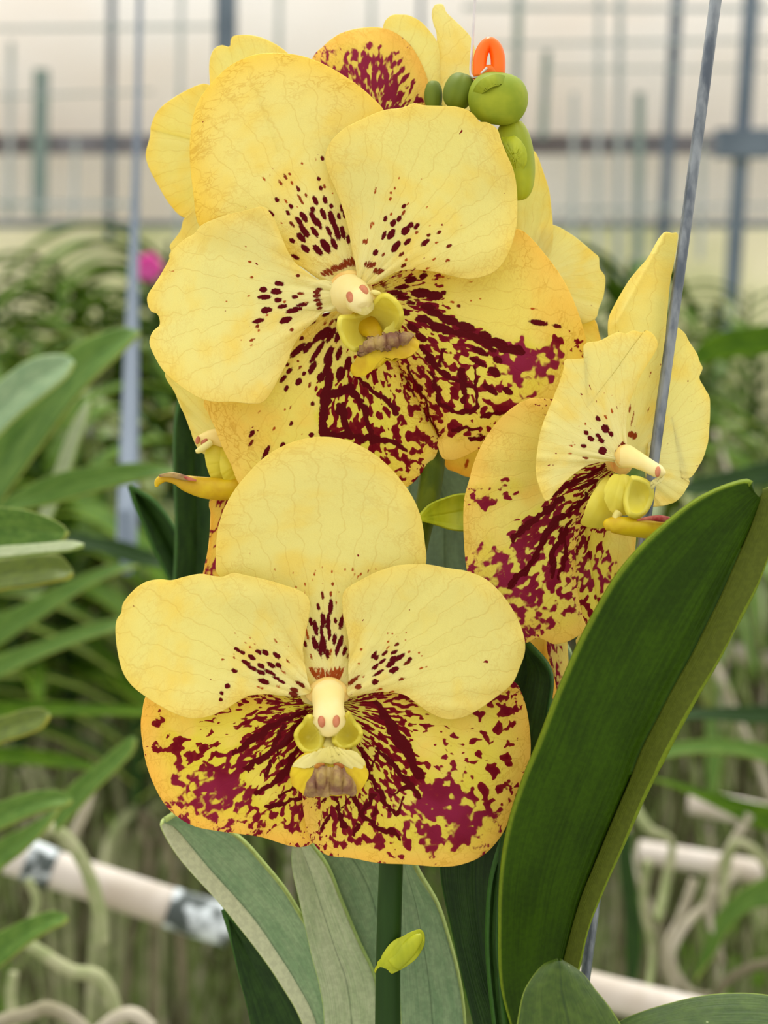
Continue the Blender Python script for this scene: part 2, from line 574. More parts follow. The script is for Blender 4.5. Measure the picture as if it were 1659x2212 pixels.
def blob(name, x, y, wp, rx, ry, rw, mat, parent, ang=0.0, sq=1.0, base=D0, seg=24, rings=14, shape=None, **kw):
    V = []; F = []
    ca, sa = math.cos(ang), math.sin(ang)
    for i in range(rings + 1):
        ph = PI * i / rings
        for j in range(seg):
            a = 2 * PI * j / seg
            sp_ = math.sin(ph) ** sq if 0 < i < rings else 0; lx = sp_ * math.cos(a); lw = sp_ * math.sin(a); ly = -math.cos(ph)
            k = shape(ph, a) if shape else 1.0
            px_ = lx * rx * k; py_ = ly * ry * k
            V.append((x + px_ * ca - py_ * sa, y + px_ * sa + py_ * ca, wp + lw * rw * k))
    V = np.array(V)
    for i in range(rings):
        F += [(i * seg + j, i * seg + (j + 1) % seg, (i + 1) * seg + (j + 1) % seg, (i + 1) * seg + j) for j in range(seg)]
    return obj(name, W(V[:, 0], V[:, 1], V[:, 2], base), F, mat, parent, **kw)


# ------------------------------------------------------------------ strap leaves
def ribbon(name, left, right, mid, mat, parent=None, wl=0.0, wr=0.0, wm=0.0, base=D0, n=90, k=9, thick=0.0014, halfside=None, bow=0.0, label=None, round_=0.0, seed=None, **kw):
    """a strap leaf between two margins with a keel (mid); w*: depth values (number or list along the leaf)"""
    L = catmull([tuple(p[:2]) for p in left], n, False)
    R = catmull([tuple(p[:2]) for p in right], n, False)
    Mi = catmull([tuple(p[:2]) for p in mid], n, False) if mid is not None else (L + R) / 2
    tt = np.linspace(0, 1, n)
    f = lambda v: np.interp(tt, np.linspace(0, 1, len(v)), v) if isinstance(v, (list, tuple)) else np.full(n, float(v))
    wl, wr, wm = f(wl), f(wr), f(wm)
    SEED[0] += 1
    sd = seed if seed is not None else SEED[0]
    V = []; ac = []; al = []; hf = []
    cols = 2 * k + 1
    for c in range(cols):
        a = (c - k) / k
        if a <= 0:
            g = -a
            pt = Mi * (1 - g) + L * g
            dep = wm * (1 - g) + wl * g
        else:
            g = a
            pt = Mi * (1 - g) + R * g
            dep = wm * (1 - g) + wr * g
        dep = dep - round_ * np.sin(PI * g) * 1.0
        V.append(np.c_[pt, dep]); ac.append(np.full(n, a)); al.append(tt)
        hf.append(np.full(n, 1.0 if (halfside == 'r' and a > 0.01) or (halfside == 'l' and a < -0.01) else 0.0))
    V = np.array(V)                        # cols, n, 3
    Vw = W(V[..., 0], V[..., 1], V[..., 2], base).reshape(-1, 3)
    F = []
    for c in range(cols - 1):
        F += [(c * n + i, c * n + i + 1, (c + 1) * n + i + 1, (c + 1) * n + i) for i in range(n - 1)]
    return obj(name, Vw, F, mat, parent, attrs=dict(across=np.ravel(ac), along=np.ravel(al), half=np.ravel(hf), seed=np.full(cols * n, sd * 2.3)),
               solid=thick, label=label, **kw)


# ------------------------------------------------------------------ simple materials
M_STEEL = simple('galvanised_steel', srgb(132, 138, 140), 0.42, 0.5, srgb(78, 86, 94), 260, (1, 1, 0.35), metallic=0.55, bump=0.25)
M_POST = simple('grey_painted_post', srgb(108, 120, 132), 0.6, 0.3, srgb(92, 104, 116), 6)
M_BEAM = simple('weathered_beam', srgb(132, 130, 136), 0.7, 0.2, srgb(112, 104, 104), 1.6)
M_THIN = simple('thin_grey_wire', srgb(176, 182, 182), 0.6, 0.3, srgb(160, 170, 166), 4)
M_GREENPOLE = simple('greenish_pole', srgb(122, 142, 132), 0.6, 0.3, srgb(140, 150, 150), 5)
M_PIPE = simple('white_pvc_pipe', srgb(196, 188, 176), 0.5, 0.3, srgb(172, 160, 142), 14)
M_LICHEN = simple('dirty_pipe', srgb(196, 204, 204), 0.5, 0.3, srgb(62, 70, 66), 60, lo=0.42, hi=0.55)
M_ROOT = simple('grey_green_root', srgb(158, 158, 122), 0.7, 0.2, srgb(128, 138, 90), 60, trans=0.0)
M_ROOT_BROWN = simple('brown_root', srgb(112, 104, 80), 0.8, 0.2, srgb(76, 74, 50), 30)
M_ROOT_OLIVE = simple('olive_root', srgb(112, 124, 72), 0.8, 0.2, srgb(80, 96, 44), 30)
M_ROOT_PALE = simple('pale_root', srgb(176, 168, 148), 0.7, 0.2, srgb(130, 124, 98), 30)
M_GRASS = simple('grass_blades', srgb(118, 168, 30), 0.6, 0.2, srgb(128, 170, 56), 3, trans=0.3)
M_GROUND = simple('ground_soil', srgb(112, 112, 84), 0.95, 0.1, srgb(86, 104, 46), 2.2, bump=0.0)
M_SHEET = simple('shade_sheet', srgb(253, 251, 249), 0.9, 0.05, srgb(252, 246, 240), 0.35, (1, 1, 1.6), trans=0.62)
M_SHEET_LOW = simple('olive_sheet', srgb(232, 228, 204), 0.9, 0.05, srgb(206, 208, 168), 0.8, trans=0.5)
M_ORANGE = simple('orange_plastic', srgb(255, 122, 16), 0.35, 0.4, srgb(255, 134, 28), 60, trans=0.35)
M_STRING = simple('white_string', srgb(214, 208, 200), 0.6, 0.3, srgb(196, 190, 186), 200)
M_PINK = simple('magenta_petal', srgb(226, 70, 170), 0.6, 0.2, srgb(236, 110, 190), 20, trans=0.4)
M_STEM = simple('spike_green', srgb(58, 72, 0), 0.6, 0.12, srgb(84, 94, 4), 220, (1, 1, 0.12), bump=0.1)
M_STEM_LOW = simple('stem_green_spike_shade', srgb(26, 52, 6), 0.55, 0.2, srgb(36, 64, 12), 120, (1, 1, 0.12))  # dark stem green, also the painted shade of the lower spike
M_PEDICEL = simple('pedicel_lime', srgb(176, 182, 32), 0.45, 0.3, srgb(150, 160, 24), 260, (1, 1, 0.2), trans=0.1)
M_BUD = simple('bud_green', srgb(120, 136, 24), 0.6, 0.18, srgb(148, 156, 36), 90, bump=0.1)
M_BUD_LIME = simple('bud_lime', srgb(168, 170, 24), 0.55, 0.2, srgb(134, 144, 26), 50, bump=0.1)
M_BUD_DARK = simple('bud_dark_green', srgb(106, 122, 26), 0.6, 0.18, srgb(92, 108, 34), 60)
M_COLUMN = simple('column_cream', srgb(252, 240, 172), 0.42, 0.35, srgb(250, 232, 150), 90, trans=0.28)
M_COLLAR = simple('column_collar', srgb(244, 212, 120), 0.5, 0.3, srgb(226, 160, 78), 120, trans=0.25, lo=0.5, hi=0.75)
M_ANTHER = simple('anther_brown', srgb(196, 124, 84), 0.45, 0.3, srgb(170, 92, 60), 300)
M_LIPLOBE = simple('lip_lobe_lime', srgb(236, 226, 96), 0.42, 0.35, srgb(228, 214, 66), 90, trans=0.3)
M_LIPMID = simple('lip_yellow', srgb(228, 200, 26), 0.42, 0.35, srgb(206, 166, 20), 160, trans=0.22)
M_LIPPALE = simple('lip_pale', srgb(240, 230, 150), 0.45, 0.3, srgb(232, 218, 120), 120, trans=0.25)
M_CALLUS = simple('lip_mauve_brown', srgb(176, 148, 84), 0.5, 0.3, srgb(124, 84, 62), 300, trans=0.08, bump=0.4)
M_DARKMARK = simple('brown_red_mark', srgb(128, 50, 20), 0.5, 0.2, srgb(176, 120, 40), 500)
M_STRIPE = simple('dull_red_streak', srgb(150, 40, 40), 0.5, 0.3, srgb(186, 110, 80), 400)

rnd = random.Random(7)


def plane_px(y_world, px, py):
    """point on the vertical plane Y = y_world seen at (px, py)"""
    d = P(px, py, 1.0) - CO
    return CO + d * (y_world / d[1])


def bar(name, a, b, wid, dep, mat, parent=None, **kw):
    """a square bar from a to b"""
    a = np.array(a, float); b = np.array(b, float)
    t = b - a; L = np.linalg.norm(t); t /= L
    s = np.cross(t, [0, 1.0, 0]);  s = s / np.linalg.norm(s)
    u = np.cross(s, t)
    V = []
    for e in (a, b):
        for i, j in ((-1, -1), (1, -1), (1, 1), (-1, 1)):
            V.append(e + s * i * wid / 2 + u * j * dep / 2)
    F = [(0, 1, 2, 3), (7, 6, 5, 4)] + [(i, 4 + i, 4 + (i + 1) % 4, (i + 1) % 4) for i in range(4)]
    return obj(name, V, F, mat, parent, smooth=False, **kw)


# ------------------------------------------------------------------ the setting
YB = 11.0
g = 40
V = []
for i in range(g + 1):
    for j in range(g + 1):
        xx = -9 + 18 * i / g; yy = 0.0 + 14.5 * j / g
        V.append((xx, yy, 0.03 * math.sin(xx * 2.1 + yy) + 0.03 * math.sin(yy * 3.3 - xx)))
F = [(i * (g + 1) + j, (i + 1) * (g + 1) + j, (i + 1) * (g + 1) + j + 1, i * (g + 1) + j + 1) for i in range(g) for j in range(g)]
obj('ground', V, F, M_GROUND, kind='structure')


def sheet(name, z0, z1, mat, Y, x0=-9, x1=9):
    V = []; nx = 160
    for i in range(nx + 1):
        xx = x0 + (x1 - x0) * i / nx
        yy = Y + 0.03 * math.sin(xx * 9.0)
        V += [(xx, yy, z0), (xx, yy, z1)]
    F = [(2 * i, 2 * i + 2, 2 * i + 3, 2 * i + 1) for i in range(nx)]
    return obj(name, V, F, mat, solid=0.004, kind='structure')


zmid = plane_px(YB, 800, 487)[2]
sheet('wall_back', zmid, zmid + 5.0, M_SHEET, YB + 0.25)
sheet('wall_back_lower', 0.0, zmid, M_SHEET_LOW, YB + 0.25)

# frame of the end wall: two rails, posts and thin glazing bars
zr = plane_px(YB, 800, 312)[2]
zr0 = plane_px(YB, 800, 485)[2]
bar('trim_1', (-9, YB, zr), (9, YB, zr), 0.125, 0.06, M_BEAM, kind='structure')
bar('trim_2', (-9, YB + .05, zr0), (9, YB + .05, zr0), 0.045, 0.04, M_POST, kind='structure')
k = 3
for (x0, x1, wd, mt, yb, yt) in [(84, 90, .10, M_GREENPOLE, 470, 150), (236, 242, .05, M_POST, 520, -60), (386, 392, .03, M_THIN, 520, -60),
                                 (1112, 1122, .05, M_GREENPOLE, 300, -60), (1172, 1182, .05, M_GREENPOLE, 300, 110), (1334, 1340, .04, M_THIN, 640, -60), (1376, 1382, .06, M_GREENPOLE, 640, 200),
                                 (1430, 1466, .075, M_POST, 560, -60), (1512, 1518, .03, M_THIN, 560, 300), (20, 24, .03, M_THIN, 470, 90), (800, 804, .03, M_THIN, 300, -60),
                                 (905, 910, .03, M_POST, 300, -60), (160, 164, .025, M_THIN, 470, 300), (1235, 1240, .03, M_THIN, 640, 200), (1290, 1294, .03, M_THIN, 640, -60), (600, 604, .03, M_THIN, 300, -60)]:
    a = plane_px(YB - 0.02 * k, x0, yb); b = plane_px(YB - 0.02 * k, x1, yt)
    bar('trim_%d' % k, a, b, wd, 0.03, mt, kind='structure')
    k += 1
for (yy, wd, xa, xb) in [(62, .02, -30, 470), (96, .02, 1050, 1720), (16, .03, 1000, 1720), (210, .014, -30, 330), (440, .03, -30, 300), (150, .014, 1180, 1720), (455, .02, 1190, 1720)]:
    a = plane_px(YB - .3, xa, yy); b = plane_px(YB - .3, xb, yy + rnd.uniform(-14, 14))
    bar('trim_%d' % k, a, b, wd, 0.02, M_THIN, kind='structure')
    k += 1
# dark post behind the top of the flowers and the strong post on the right
bar('trim_%d' % k, plane_px(8.0, 486, 700), plane_px(8.0, 489, -80), 0.10, 0.08, M_POST, kind='structure'); k += 1
bar('trim_%d' % k, plane_px(6.5, 1572, 760), plane_px(6.5, 1628, -80), 0.055, 0.055, M_POST, kind='structure'); k += 1
gp = plane_px(6.48, 1606, 310)
bar('trim_%d' % k, gp + np.array([-.11, -.0, 0]), gp + np.array([.11, -.0, 0]), 0.11, 0.08, M_POST, kind='structure'); k += 1

# ------------------------------------------------------------------ rows of orchids behind
def far_leaf(root, base, az, length, droop, width, seedv, mat):
    n, kk = 12, 3
    V = []; ac = []; al = []
    d = np.array([math.cos(az), math.sin(az), 0]); s = np.array([-math.sin(az), math.cos(az), 0])
    for i in range(n):
        t = i / (n - 1)
        c = base + d * length * t + np.array([0, 0, length * (0.85 * t - droop * t * t)])
        wd = width * (0.55 + 0.45 * math.sin(PI * min(1, t * 1.1))) * (1 if t < .85 else max(0.12, (1 - t) / .15) ** .5)
        for j in range(-kk, kk + 1):
            a = j / kk
            V.append(c + s * a * wd + np.array([0, 0, abs(a) * wd * 0.5])); ac.append(a); al.append(t)
    m_ = 2 * kk + 1
    F = [(i * m_ + j, (i + 1) * m_ + j, (i + 1) * m_ + j + 1, i * m_ + j + 1) for i in range(n - 1) for j in range(m_ - 1)]
    return obj('leaf', V, F, mat, root, attrs=dict(across=ac, along=al, half=np.zeros(len(ac)), seed=np.full(len(ac), seedv)), solid=0.002)


def make_vanda(i, nl, size, mat):
    r = random.Random(100 + i)
    t = empty('strap_leaved_orchid', (0, 0, 0), 'x', 'plant')
    st = [(0, 0, 0, .008), (0, 0, size * .5, .007), (0.01, 0, size, .004)]
    VV, FF = loft(None, st, None, px=False, seg=8)
    obj('stem', np.array(VV), FF, M_STEM_LOW, t)
    az0 = r.uniform(0, PI)
    for j in range(nl):
        az = az0 + PI * (j % 2) + r.uniform(-.35, .35)
        far_leaf(t, np.array([0, 0, size * (0.1 + .85 * j / nl)]), az, r.uniform(.20, .30), r.uniform(.55, 1.05), r.uniform(.012, .017), r.random() * 9, mat)
    for j in range(5):
        a = r.uniform(0, 2 * PI); L = r.uniform(.35, .9); q0 = r.uniform(.02, .08)
        pth = [(0, 0, size * .1, .004), (q0 * math.cos(a), q0 * math.sin(a), -.05, .0042), (q0 * 1.4 * math.cos(a) + .02, q0 * 1.4 * math.sin(a), -L * .6, .0036), (q0 * math.cos(a + .5), q0 * 1.6 * math.sin(a + .5), -L, .0022)]
        VV, FF = loft(None, pth, None, px=False, seg=6, n=14)
        obj('aerial_root', np.array(VV), FF, M_ROOT_BROWN if j % 2 else M_ROOT, t)
    return t


protos = [make_vanda(0, 13, .26, M_LEAF_FAR), make_vanda(1, 11, .20, M_LEAF_NEIGH), make_vanda(2, 14, .30, M_LEAF_FAR), make_vanda(3, 12, .24, M_LEAF_OLIVE)]
used = set()


def put_vanda(i, x, y, z, rz, sc_, label, group):
    pr = protos[i]
    if i in used:
        t = pr.copy(); COL.objects.link(t)
        for ch in pr.children:
            c = ch.copy(); COL.objects.link(c); c.parent = t
    else:
        t = pr; used.add(i)
    t.location = (x, y, z); t.rotation_euler = (0, 0, rz); t.scale = (sc_, sc_, sc_)
    t['label'] = label; t['group'] = group
    return t


LFT = ('blurred green strap-leaved orchid in the rows on the left, behind the yellow flowers', 'orchids in the rows on the left')
RGT = ('blurred green strap-leaved orchid in the rows on the right, behind the grey rod', 'orchids in the rows on the right')
rows = []
ORD = ['first', 'second', 'third', 'fourth', 'fifth', 'sixth', 'seventh', 'eighth', 'ninth', 'tenth', 'eleventh', 'twelfth']
ROWS = ['farthest row', 'second farthest row', 'middle row', 'second nearest row', 'nearest row']
for (Y, tops, xs, grp) in [
        (3.6, 560, range(-20, 470, 62), LFT), (3.0, 640, range(-50, 480, 78), LFT), (2.4, 740, range(-20, 460, 96), LFT), (2.0, 850, range(-10, 520, 110), LFT), (1.7, 980, range(10, 520, 130), LFT),
        (4.4, 640, range(1280, 1700, 84), RGT), (3.4, 720, range(1240, 1720, 96), RGT), (2.6, 830, range(1290, 1720, 120), RGT), (2.0, 960, range(1330, 1720, 120), RGT)]:
    rn = sum(1 for z_ in rows if z_ == grp[1]); rows.append(grp[1])
    for kx, xx in enumerate(xs):
        px_ = xx + rnd.uniform(-20, 20); py_ = tops + rnd.uniform(-60, 30)
        q = plane_px(Y + rnd.uniform(-.15, .15), px_, py_)
        i = rnd.randrange(4)
        s_ = rnd.uniform(.9, 1.2)
        put_vanda(i, q[0], q[1], q[2] - .34 * s_, rnd.uniform(0, 6.28), s_, 'blurred strap-leaved orchid, %s from the left in the %s %s' % (ORD[kx], ROWS[rn], 'left of the flowers' if grp is LFT else 'behind the rod'), grp[1])
# taller ones whose leaves stand out against the wall
for (px_, py_, Y, lab) in [(352, 455, 3.0, 'tall blurred orchid whose leaf tips rise above the others beside the grey pole'), (1352, 500, 3.2, 'blurred orchid with upright pointed leaves between the rear petals and the grey rod')]:
    q = plane_px(Y, px_, py_)
    put_vanda(2, q[0], q[1], q[2] - .40, 0.4, 1.15, lab, None) if False else put_vanda(2, q[0], q[1], q[2] - .40, 0.4, 1.15, lab, 'tall orchids in the rows behind')

# magenta bloom far behind
q = plane_px(2.6, 320, 578)
t = empty('magenta_flower', q, 'small blurred magenta flower beside the grey pole', 'flower')
for j in range(5):
    a = j * 2 * PI / 5
    c = q + np.array([math.cos(a) * .012, 0, math.sin(a) * .012])
    V = [c + np.array([.013 * math.sin(p) * math.cos(b_), .004 * math.sin(p) * math.sin(b_), .013 * math.cos(p)]) for p in np.linspace(0, PI, 7) for b_ in np.linspace(0, 2 * PI, 9)[:-1]]
    F = [(u_ * 8 + v_, u_ * 8 + (v_ + 1) % 8, (u_ + 1) * 8 + (v_ + 1) % 8, (u_ + 1) * 8 + v_) for u_ in range(6) for v_ in range(8)]
    obj('petal', V, F, M_PINK, t)
VV, FF = loft(None, [tuple(q) + (.003,), (q[0] + .01, q[1], q[2] - .3, .003), (q[0], q[1], q[2] - .7, .004), (q[0], q[1], 0.0, .004)], None, px=False, seg=6, n=16)
obj('stem', np.array(VV), FF, M_STEM_LOW, t)

# grass on the ground and a hanging tangle of thin roots: nobody could count either
V = []; F = []
for i in range(16000):
    Y = rnd.uniform(1.4, 7.5); X = rnd.uniform(-.34, .34) * Y * 1.0
    if math.sin(X * 5 + 1) + math.sin(Y * 4 + X * 3) < -0.6: continue
    h = rnd.uniform(.04, .16); a = rnd.uniform(0, 6.28); lx = rnd.uniform(-.05, .05); ly = rnd.uniform(-.05, .05)
    b = len(V); wx = .004 * math.cos(a); wy = .004 * math.sin(a)
    V += [(X - wx, Y - wy, 0), (X + wx, Y + wy, 0), (X + lx * .4 + wx * .7, Y + ly * .4, h * .6), (X + lx * .4 - wx * .7, Y + ly * .4, h * .6), (X + lx, Y + ly, h)]
    F += [(b, b + 1, b + 2, b + 3), (b + 3, b + 2, b + 4)]
obj('grass', V, F, M_GRASS, smooth=False, kind='stuff', label='short bright green grass growing on the ground under the rows')


def tangle(name, count, xr, yr, ztop, mat, rad, label, seed):
    r = random.Random(seed)
    V = []; F = []
    for i in range(count):
        X = r.uniform(*xr); Y = r.uniform(*yr); X *= Y
        zt = ztop(Y) + r.uniform(-.2, .12); L = r.uniform(.3, .9)
        pth = []
        ax_, ay_ = r.uniform(-.16, .16), r.uniform(-.1, .1)
        for j in range(5):
            tt = j / 4
            pth.append((X + ax_ * tt + r.uniform(-.03, .03), Y + ay_ * tt + r.uniform(-.03, .03), zt - L * tt, rad * r.uniform(.6, 1.2)))
        vv, ff = loft(None, pth, None, px=False, seg=5, n=10)
        b = len(V); V += list(vv); F += [tuple(b + q_ for q_ in f_) for f_ in ff]
    return obj(name, V, F, mat, kind='stuff', label=label)


ZT = lambda Y: CAM_H - Y * 0.14
tangle('brown_root_tangle', 620, (-.27, .27), (1.9, 4.2), ZT, M_ROOT_BROWN, .0034, 'tangle of thin brown aerial roots hanging below the rows', 5)
tangle('pale_root_tangle', 70, (-.27, .27), (1.5, 3.4), ZT, M_ROOT_PALE, .0034, 'tangle of pale grey aerial roots hanging below the rows', 6)
tangle('green_root_tangle', 330, (-.27, .27), (1.6, 3.6), ZT, M_ROOT_OLIVE, .0036, 'tangle of grey-green aerial roots hanging below the rows', 8)

# pipes that carry the rows
def pipe(name, pts, mat, label, base, **kw):
    return loft(name, pts, mat, None, seg=24, base=base, label=label, cat='pipe', **kw)

t = empty('support_pipe', P(240, 1920, .95), 'thick white plastic pipe crossing below the leaves on the left, its end caked with lichen', 'pipe')
loft('pipe_body', [(20, 1848, 0, 40), (200, 1905, 0, 41), (372, 1962, 0, 42)], M_PIPE, t, seg=28, base=.95)
loft('lichen_sleeve', [(366, 1960, 0, 43.5), (430, 1981, 0, 44), (500, 2003, 0, 44)], M_LICHEN, t, seg=28, base=.95, label='lichen-covered end')
loft('end_collar', [(60, 1858, 0, 45), (90, 1870, 0, 45), (118, 1880, 0, 44)], M_LICHEN, t, seg=28, base=.95, label='dirty collar')
pipe('support_pipe', [(1225, 2122, 0, 36), (1330, 2150, 0, 37), (1520, 2196, 0, 38)], M_PIPE, 'thick white pipe behind the lowest leaves at the bottom right', .9)
pipe('support_pipe', [(1490, 1732, 0, 26), (1600, 1752, 0, 28), (1740, 1784, 0, 29)], M_PIPE, 'white pipe at the right edge, the higher of the two right of the big leaf', 1.25)
pipe('support_pipe', [(1380, 1838, 0, 24), (1520, 1862, 0, 25), (1760, 1906, 0, 25)], M_PIPE, 'white pipe just below the higher right-hand pipe, crossed by looping roots', 1.4)
t = empty('white_bench_frame', P(1600, 1400, 2.0), 'blurred white bench frame with a crossbar at the right edge', 'bench')
loft('crossbar', [(1470, 1398, 0, 20), (1560, 1412, 0, 22), (1760, 1420, 0, 22)], M_PIPE, t, base=2.0)
loft('leg', [(1540, 1420, 4, 15), (1545, 1520, 4, 15), (1552, 1640, 4, 15)], M_PIPE, t, base=2.0)
loft('leg', [(1646, 1290, 4, 13), (1610, 1400, 4, 13), (1600, 1420, 4, 13)], M_PIPE, t, base=2.0)
t = empty('grey_pole', P(285, 1200, .95), 'upright blurred grey metal pole left of the flowers', 'pole')
loft('pole', [(303, -60, 3600, 5.6), (296, 300, 3000, 7.5), (288, 600, 2300, 12), (281, 900, 1100, 19), (276, 1080, 300, 22), (273, 1190, 0, 22)], M_GREENPOLE if False else M_POST, t, base=1.0)
loft('bench_hook', [(268, 1100, 40, 14), (273, 1180, 0, 16), (274, 1240, 0, 12)], M_POST, t, base=1.0)

# ------------------------------------------------------------------ neighbouring plants on the left and right
def leaf_n(root, top, low, mat, base, wl=0, wr=0, wm=20, half=None, mid=None, **kw):
    return ribbon('leaf', top, low, mid, mat, root, wl=wl, wr=wr, wm=wm, base=base, halfside=half, n=50, k=6, **kw)


def nroot(root, pts, base, mat=M_ROOT):
    return loft('aerial_root', pts, mat, root, seg=14, base=base)


t = empty('strap_leaved_orchid', P(-60, 1000, .75), 'neighbouring orchid at the left edge, broad pale green leaves arching up', 'plant')
leaf_n(t, [(-60, 880), (0, 824), (54, 783), (101, 767), (140, 768), (160, 784)], [(-60, 1000), (0, 938), (50, 890), (108, 845), (145, 812), (160, 784)], M_LEAF_PALE, .72, wl=40, wr=-60)
leaf_n(t, [(-60, 1010), (30, 880), (110, 790), (170, 742), (220, 720), (265, 708), (304, 718)], [(-60, 1180), (10, 1075), (90, 964), (150, 880), (199, 822), (255, 770), (304, 718)], M_LEAF_NEIGH, .76, wl=40, wr=-60)
leaf_n(t, [(-60, 1130), (60, 1050), (150, 1016), (260, 1002), (330, 1003), (398, 1018)], [(-60, 1160), (30, 1108), (110, 1090), (200, 1064), (320, 1034), (398, 1018)], M_LEAF_NEIGH, .74, wl=30, wr=-10)
leaf_n(t, [(60, 1180), (110, 1040), (150, 930), (180, 880), (196, 868)], [(84, 1180), (140, 1050), (170, 960), (190, 900), (196, 868)], M_LEAF_CREAM, .80, wl=30, wr=-10)
t = empty('strap_leaved_orchid', P(-60, 1200, .48), 'closest neighbouring orchid, blunt leaf tip above an olive leaf at the left edge', 'plant')
leaf_n(t, [(-80, 1094), (0, 1095), (60, 1103), (105, 1118), (134, 1134), (146, 1148)], [(-80, 1196), (0, 1190), (60, 1186), (110, 1178), (138, 1165), (146, 1148)], M_LEAF_NEIGH, .50, wl=30, wr=10, wm=30)
leaf_n(t, [(-80, 1188), (0, 1182), (90, 1176), (150, 1170), (181, 1179)], [(-80, 1212), (0, 1206), (90, 1196), (150, 1190), (181, 1179)], M_LEAF_CREAM, .49, wl=10, wr=-10, wm=0)
leaf_n(t, [(-80, 1212), (0, 1209), (70, 1200), (125, 1199), (146, 1218), (157, 1240)], [(-80, 1310), (0, 1276), (60, 1268), (120, 1256), (146, 1250), (157, 1240)], M_LEAF_OLIVE, .53, wl=30, wr=-10)
leaf_n(t, [(-80, 1555), (0, 1548), (50, 1534), (90, 1530), (108, 1546)], [(-80, 1650), (0, 1606), (50, 1590), (90, 1572), (108, 1546)], M_LEAF_OLIVE, .56, wl=30, wr=-10)
t = empty('strap_leaved_orchid', P(-60, 1500, .85), 'neighbouring orchid with long narrow dark leaves sweeping down to the left edge', 'plant')
leaf_n(t, [(-60, 1360), (0, 1328), (80, 1290), (170, 1245), (240, 1222), (300, 1222)], [(-60, 1440), (0, 1394), (90, 1335), (180, 1275), (250, 1240), (300, 1222)], M_LEAF_NEIGH, .86, wl=30, wr=-10)
leaf_n(t, [(-60, 1440), (0, 1414), (90, 1385), (180, 1352), (262, 1335), (330, 1340)], [(-60, 1500), (0, 1464), (90, 1420), (180, 1385), (262, 1358), (330, 1340)], M_LEAF_NEIGH, .84, wl=30, wr=-10)
leaf_n(t, [(-40, 1520), (60, 1516), (180, 1520), (330, 1528), (420, 1540)], [(-40, 1560), (60, 1548), (180, 1544), (330, 1546), (420, 1540)], M_LEAF_FAR, .92, wl=30, wr=-10)
leaf_n(t, [(-40, 1612), (60, 1618), (160, 1634), (240, 1668)], [(-40, 1650), (60, 1652), (160, 1660), (240, 1668)], M_LEAF_FAR, .92, wl=30, wr=-10)
leaf_n(t, [(130, 1150), (220, 1160), (300, 1180), (400, 1230)], [(130, 1176), (220, 1194), (300, 1220), (400, 1230)], M_LEAF_DARK, .95, wl=30, wr=-10)
t = empty('strap_leaved_orchid', P(-60, 1850, .65), 'neighbouring orchid low on the left with bright green leaves and thick pale roots', 'plant')
leaf_n(t, [(120, 1730), (160, 1690), (210, 1650), (250, 1615), (282, 1592), (294, 1600)], [(120, 1800), (160, 1760), (210, 1704), (260, 1655), (286, 1625), (294, 1600)], M_LEAF_NEIGH, .72, wl=30, wr=-10)
leaf_n(t, [(-80, 1760), (0, 1732), (60, 1712), (110, 1706), (140, 1712), (156, 1730)], [(-80, 1830), (0, 1792), (60, 1765), (110, 1748), (140, 1742), (156, 1730)], M_LEAF_NEIGH, .62, wl=30, wr=-10)
leaf_n(t, [(-80, 1880), (0, 1815), (50, 1790), (100, 1762), (130, 1745)], [(-80, 1960), (0, 1880), (50, 1840), (100, 1790), (130, 1745)], M_LEAF_NEIGH, .66, wl=30, wr=-10)
leaf_n(t, [(-80, 2050), (0, 2012), (60, 1984), (110, 1968), (136, 1974), (146, 1984)], [(-80, 2130), (0, 2088), (60, 2040), (110, 2008), (136, 1996), (146, 1984)], M_LEAF_NEIGH, .60, wl=30, wr=-10)
nroot(t, [(60, 1795, 60, 11), (110, 1790, 0, 14), (152, 1820, 0, 15), (190, 1885, 0, 15), (214, 1970, 0, 16), (225, 2040, 0, 13)], .78)
nroot(t, [(40, 2030, 0, 10), (80, 2052, 0, 14), (150, 2096, 0, 15), (215, 2112, 0, 16), (250, 2180, 0, 15), (262, 2240, 0, 13)], .74)
nroot(t, [(-20, 2214, 0, 14), (20, 2200, 0, 16), (70, 2188, 0, 16), (101, 2178, 0, 16), (150, 2196, 0, 15), (190, 2230, 0, 14)], .70, M_ROOT_PALE)
nroot(t, [(200, 2240, 0, 14), (250, 2200, 0, 16), (290, 2192, 0, 16), (330, 2222, 0, 14)], .72, M_ROOT_PALE)
nroot(t, [(200, 1700, 0, 10), (180, 1760, 0, 12), (150, 1820, 0, 12)], .80, M_ROOT_PALE)
nroot(t, [(30, 2100, 0, 10), (24, 2150, 0, 12), (30, 2230, 0, 12)], .80)
nroot(t, [(60, 1900, 40, 10), (80, 1950, 40, 10), (60, 2010, 40, 9)], .80)

t = empty('strap_leaved_orchid', P(1720, 1100, .9), 'dark-leaved orchid at the right edge, its leaves passing behind the tip of the big leaf', 'plant')
leaf_n(t, [(1720, 985), (1640, 1000), (1560, 1020), (1500, 1034), (1462, 1058)], [(1720, 1040), (1640, 1050), (1560, 1062), (1500, 1068), (1462, 1058)], M_LEAF_DARK, .95, wl=30, wr=-10)
leaf_n(t, [(1720, 690), (1620, 706), (1560, 716), (1510, 745), (1480, 790)], [(1720, 760), (1620, 770), (1560, 776), (1510, 790), (1480, 790)], M_LEAF_FAR, 1.3, wl=30, wr=-10)
t = empty('strap_leaved_orchid', P(1720, 1650, .9), 'orchid at the right edge with long horizontal green leaves and looping grey roots', 'plant')
leaf_n(t, [(1740, 1516), (1640, 1524), (1560, 1528), (1490, 1534), (1400, 1560)], [(1740, 1556), (1640, 1562), (1560, 1556), (1490, 1552), (1400, 1560)], M_LEAF_DARK, .95, wl=30, wr=-10)
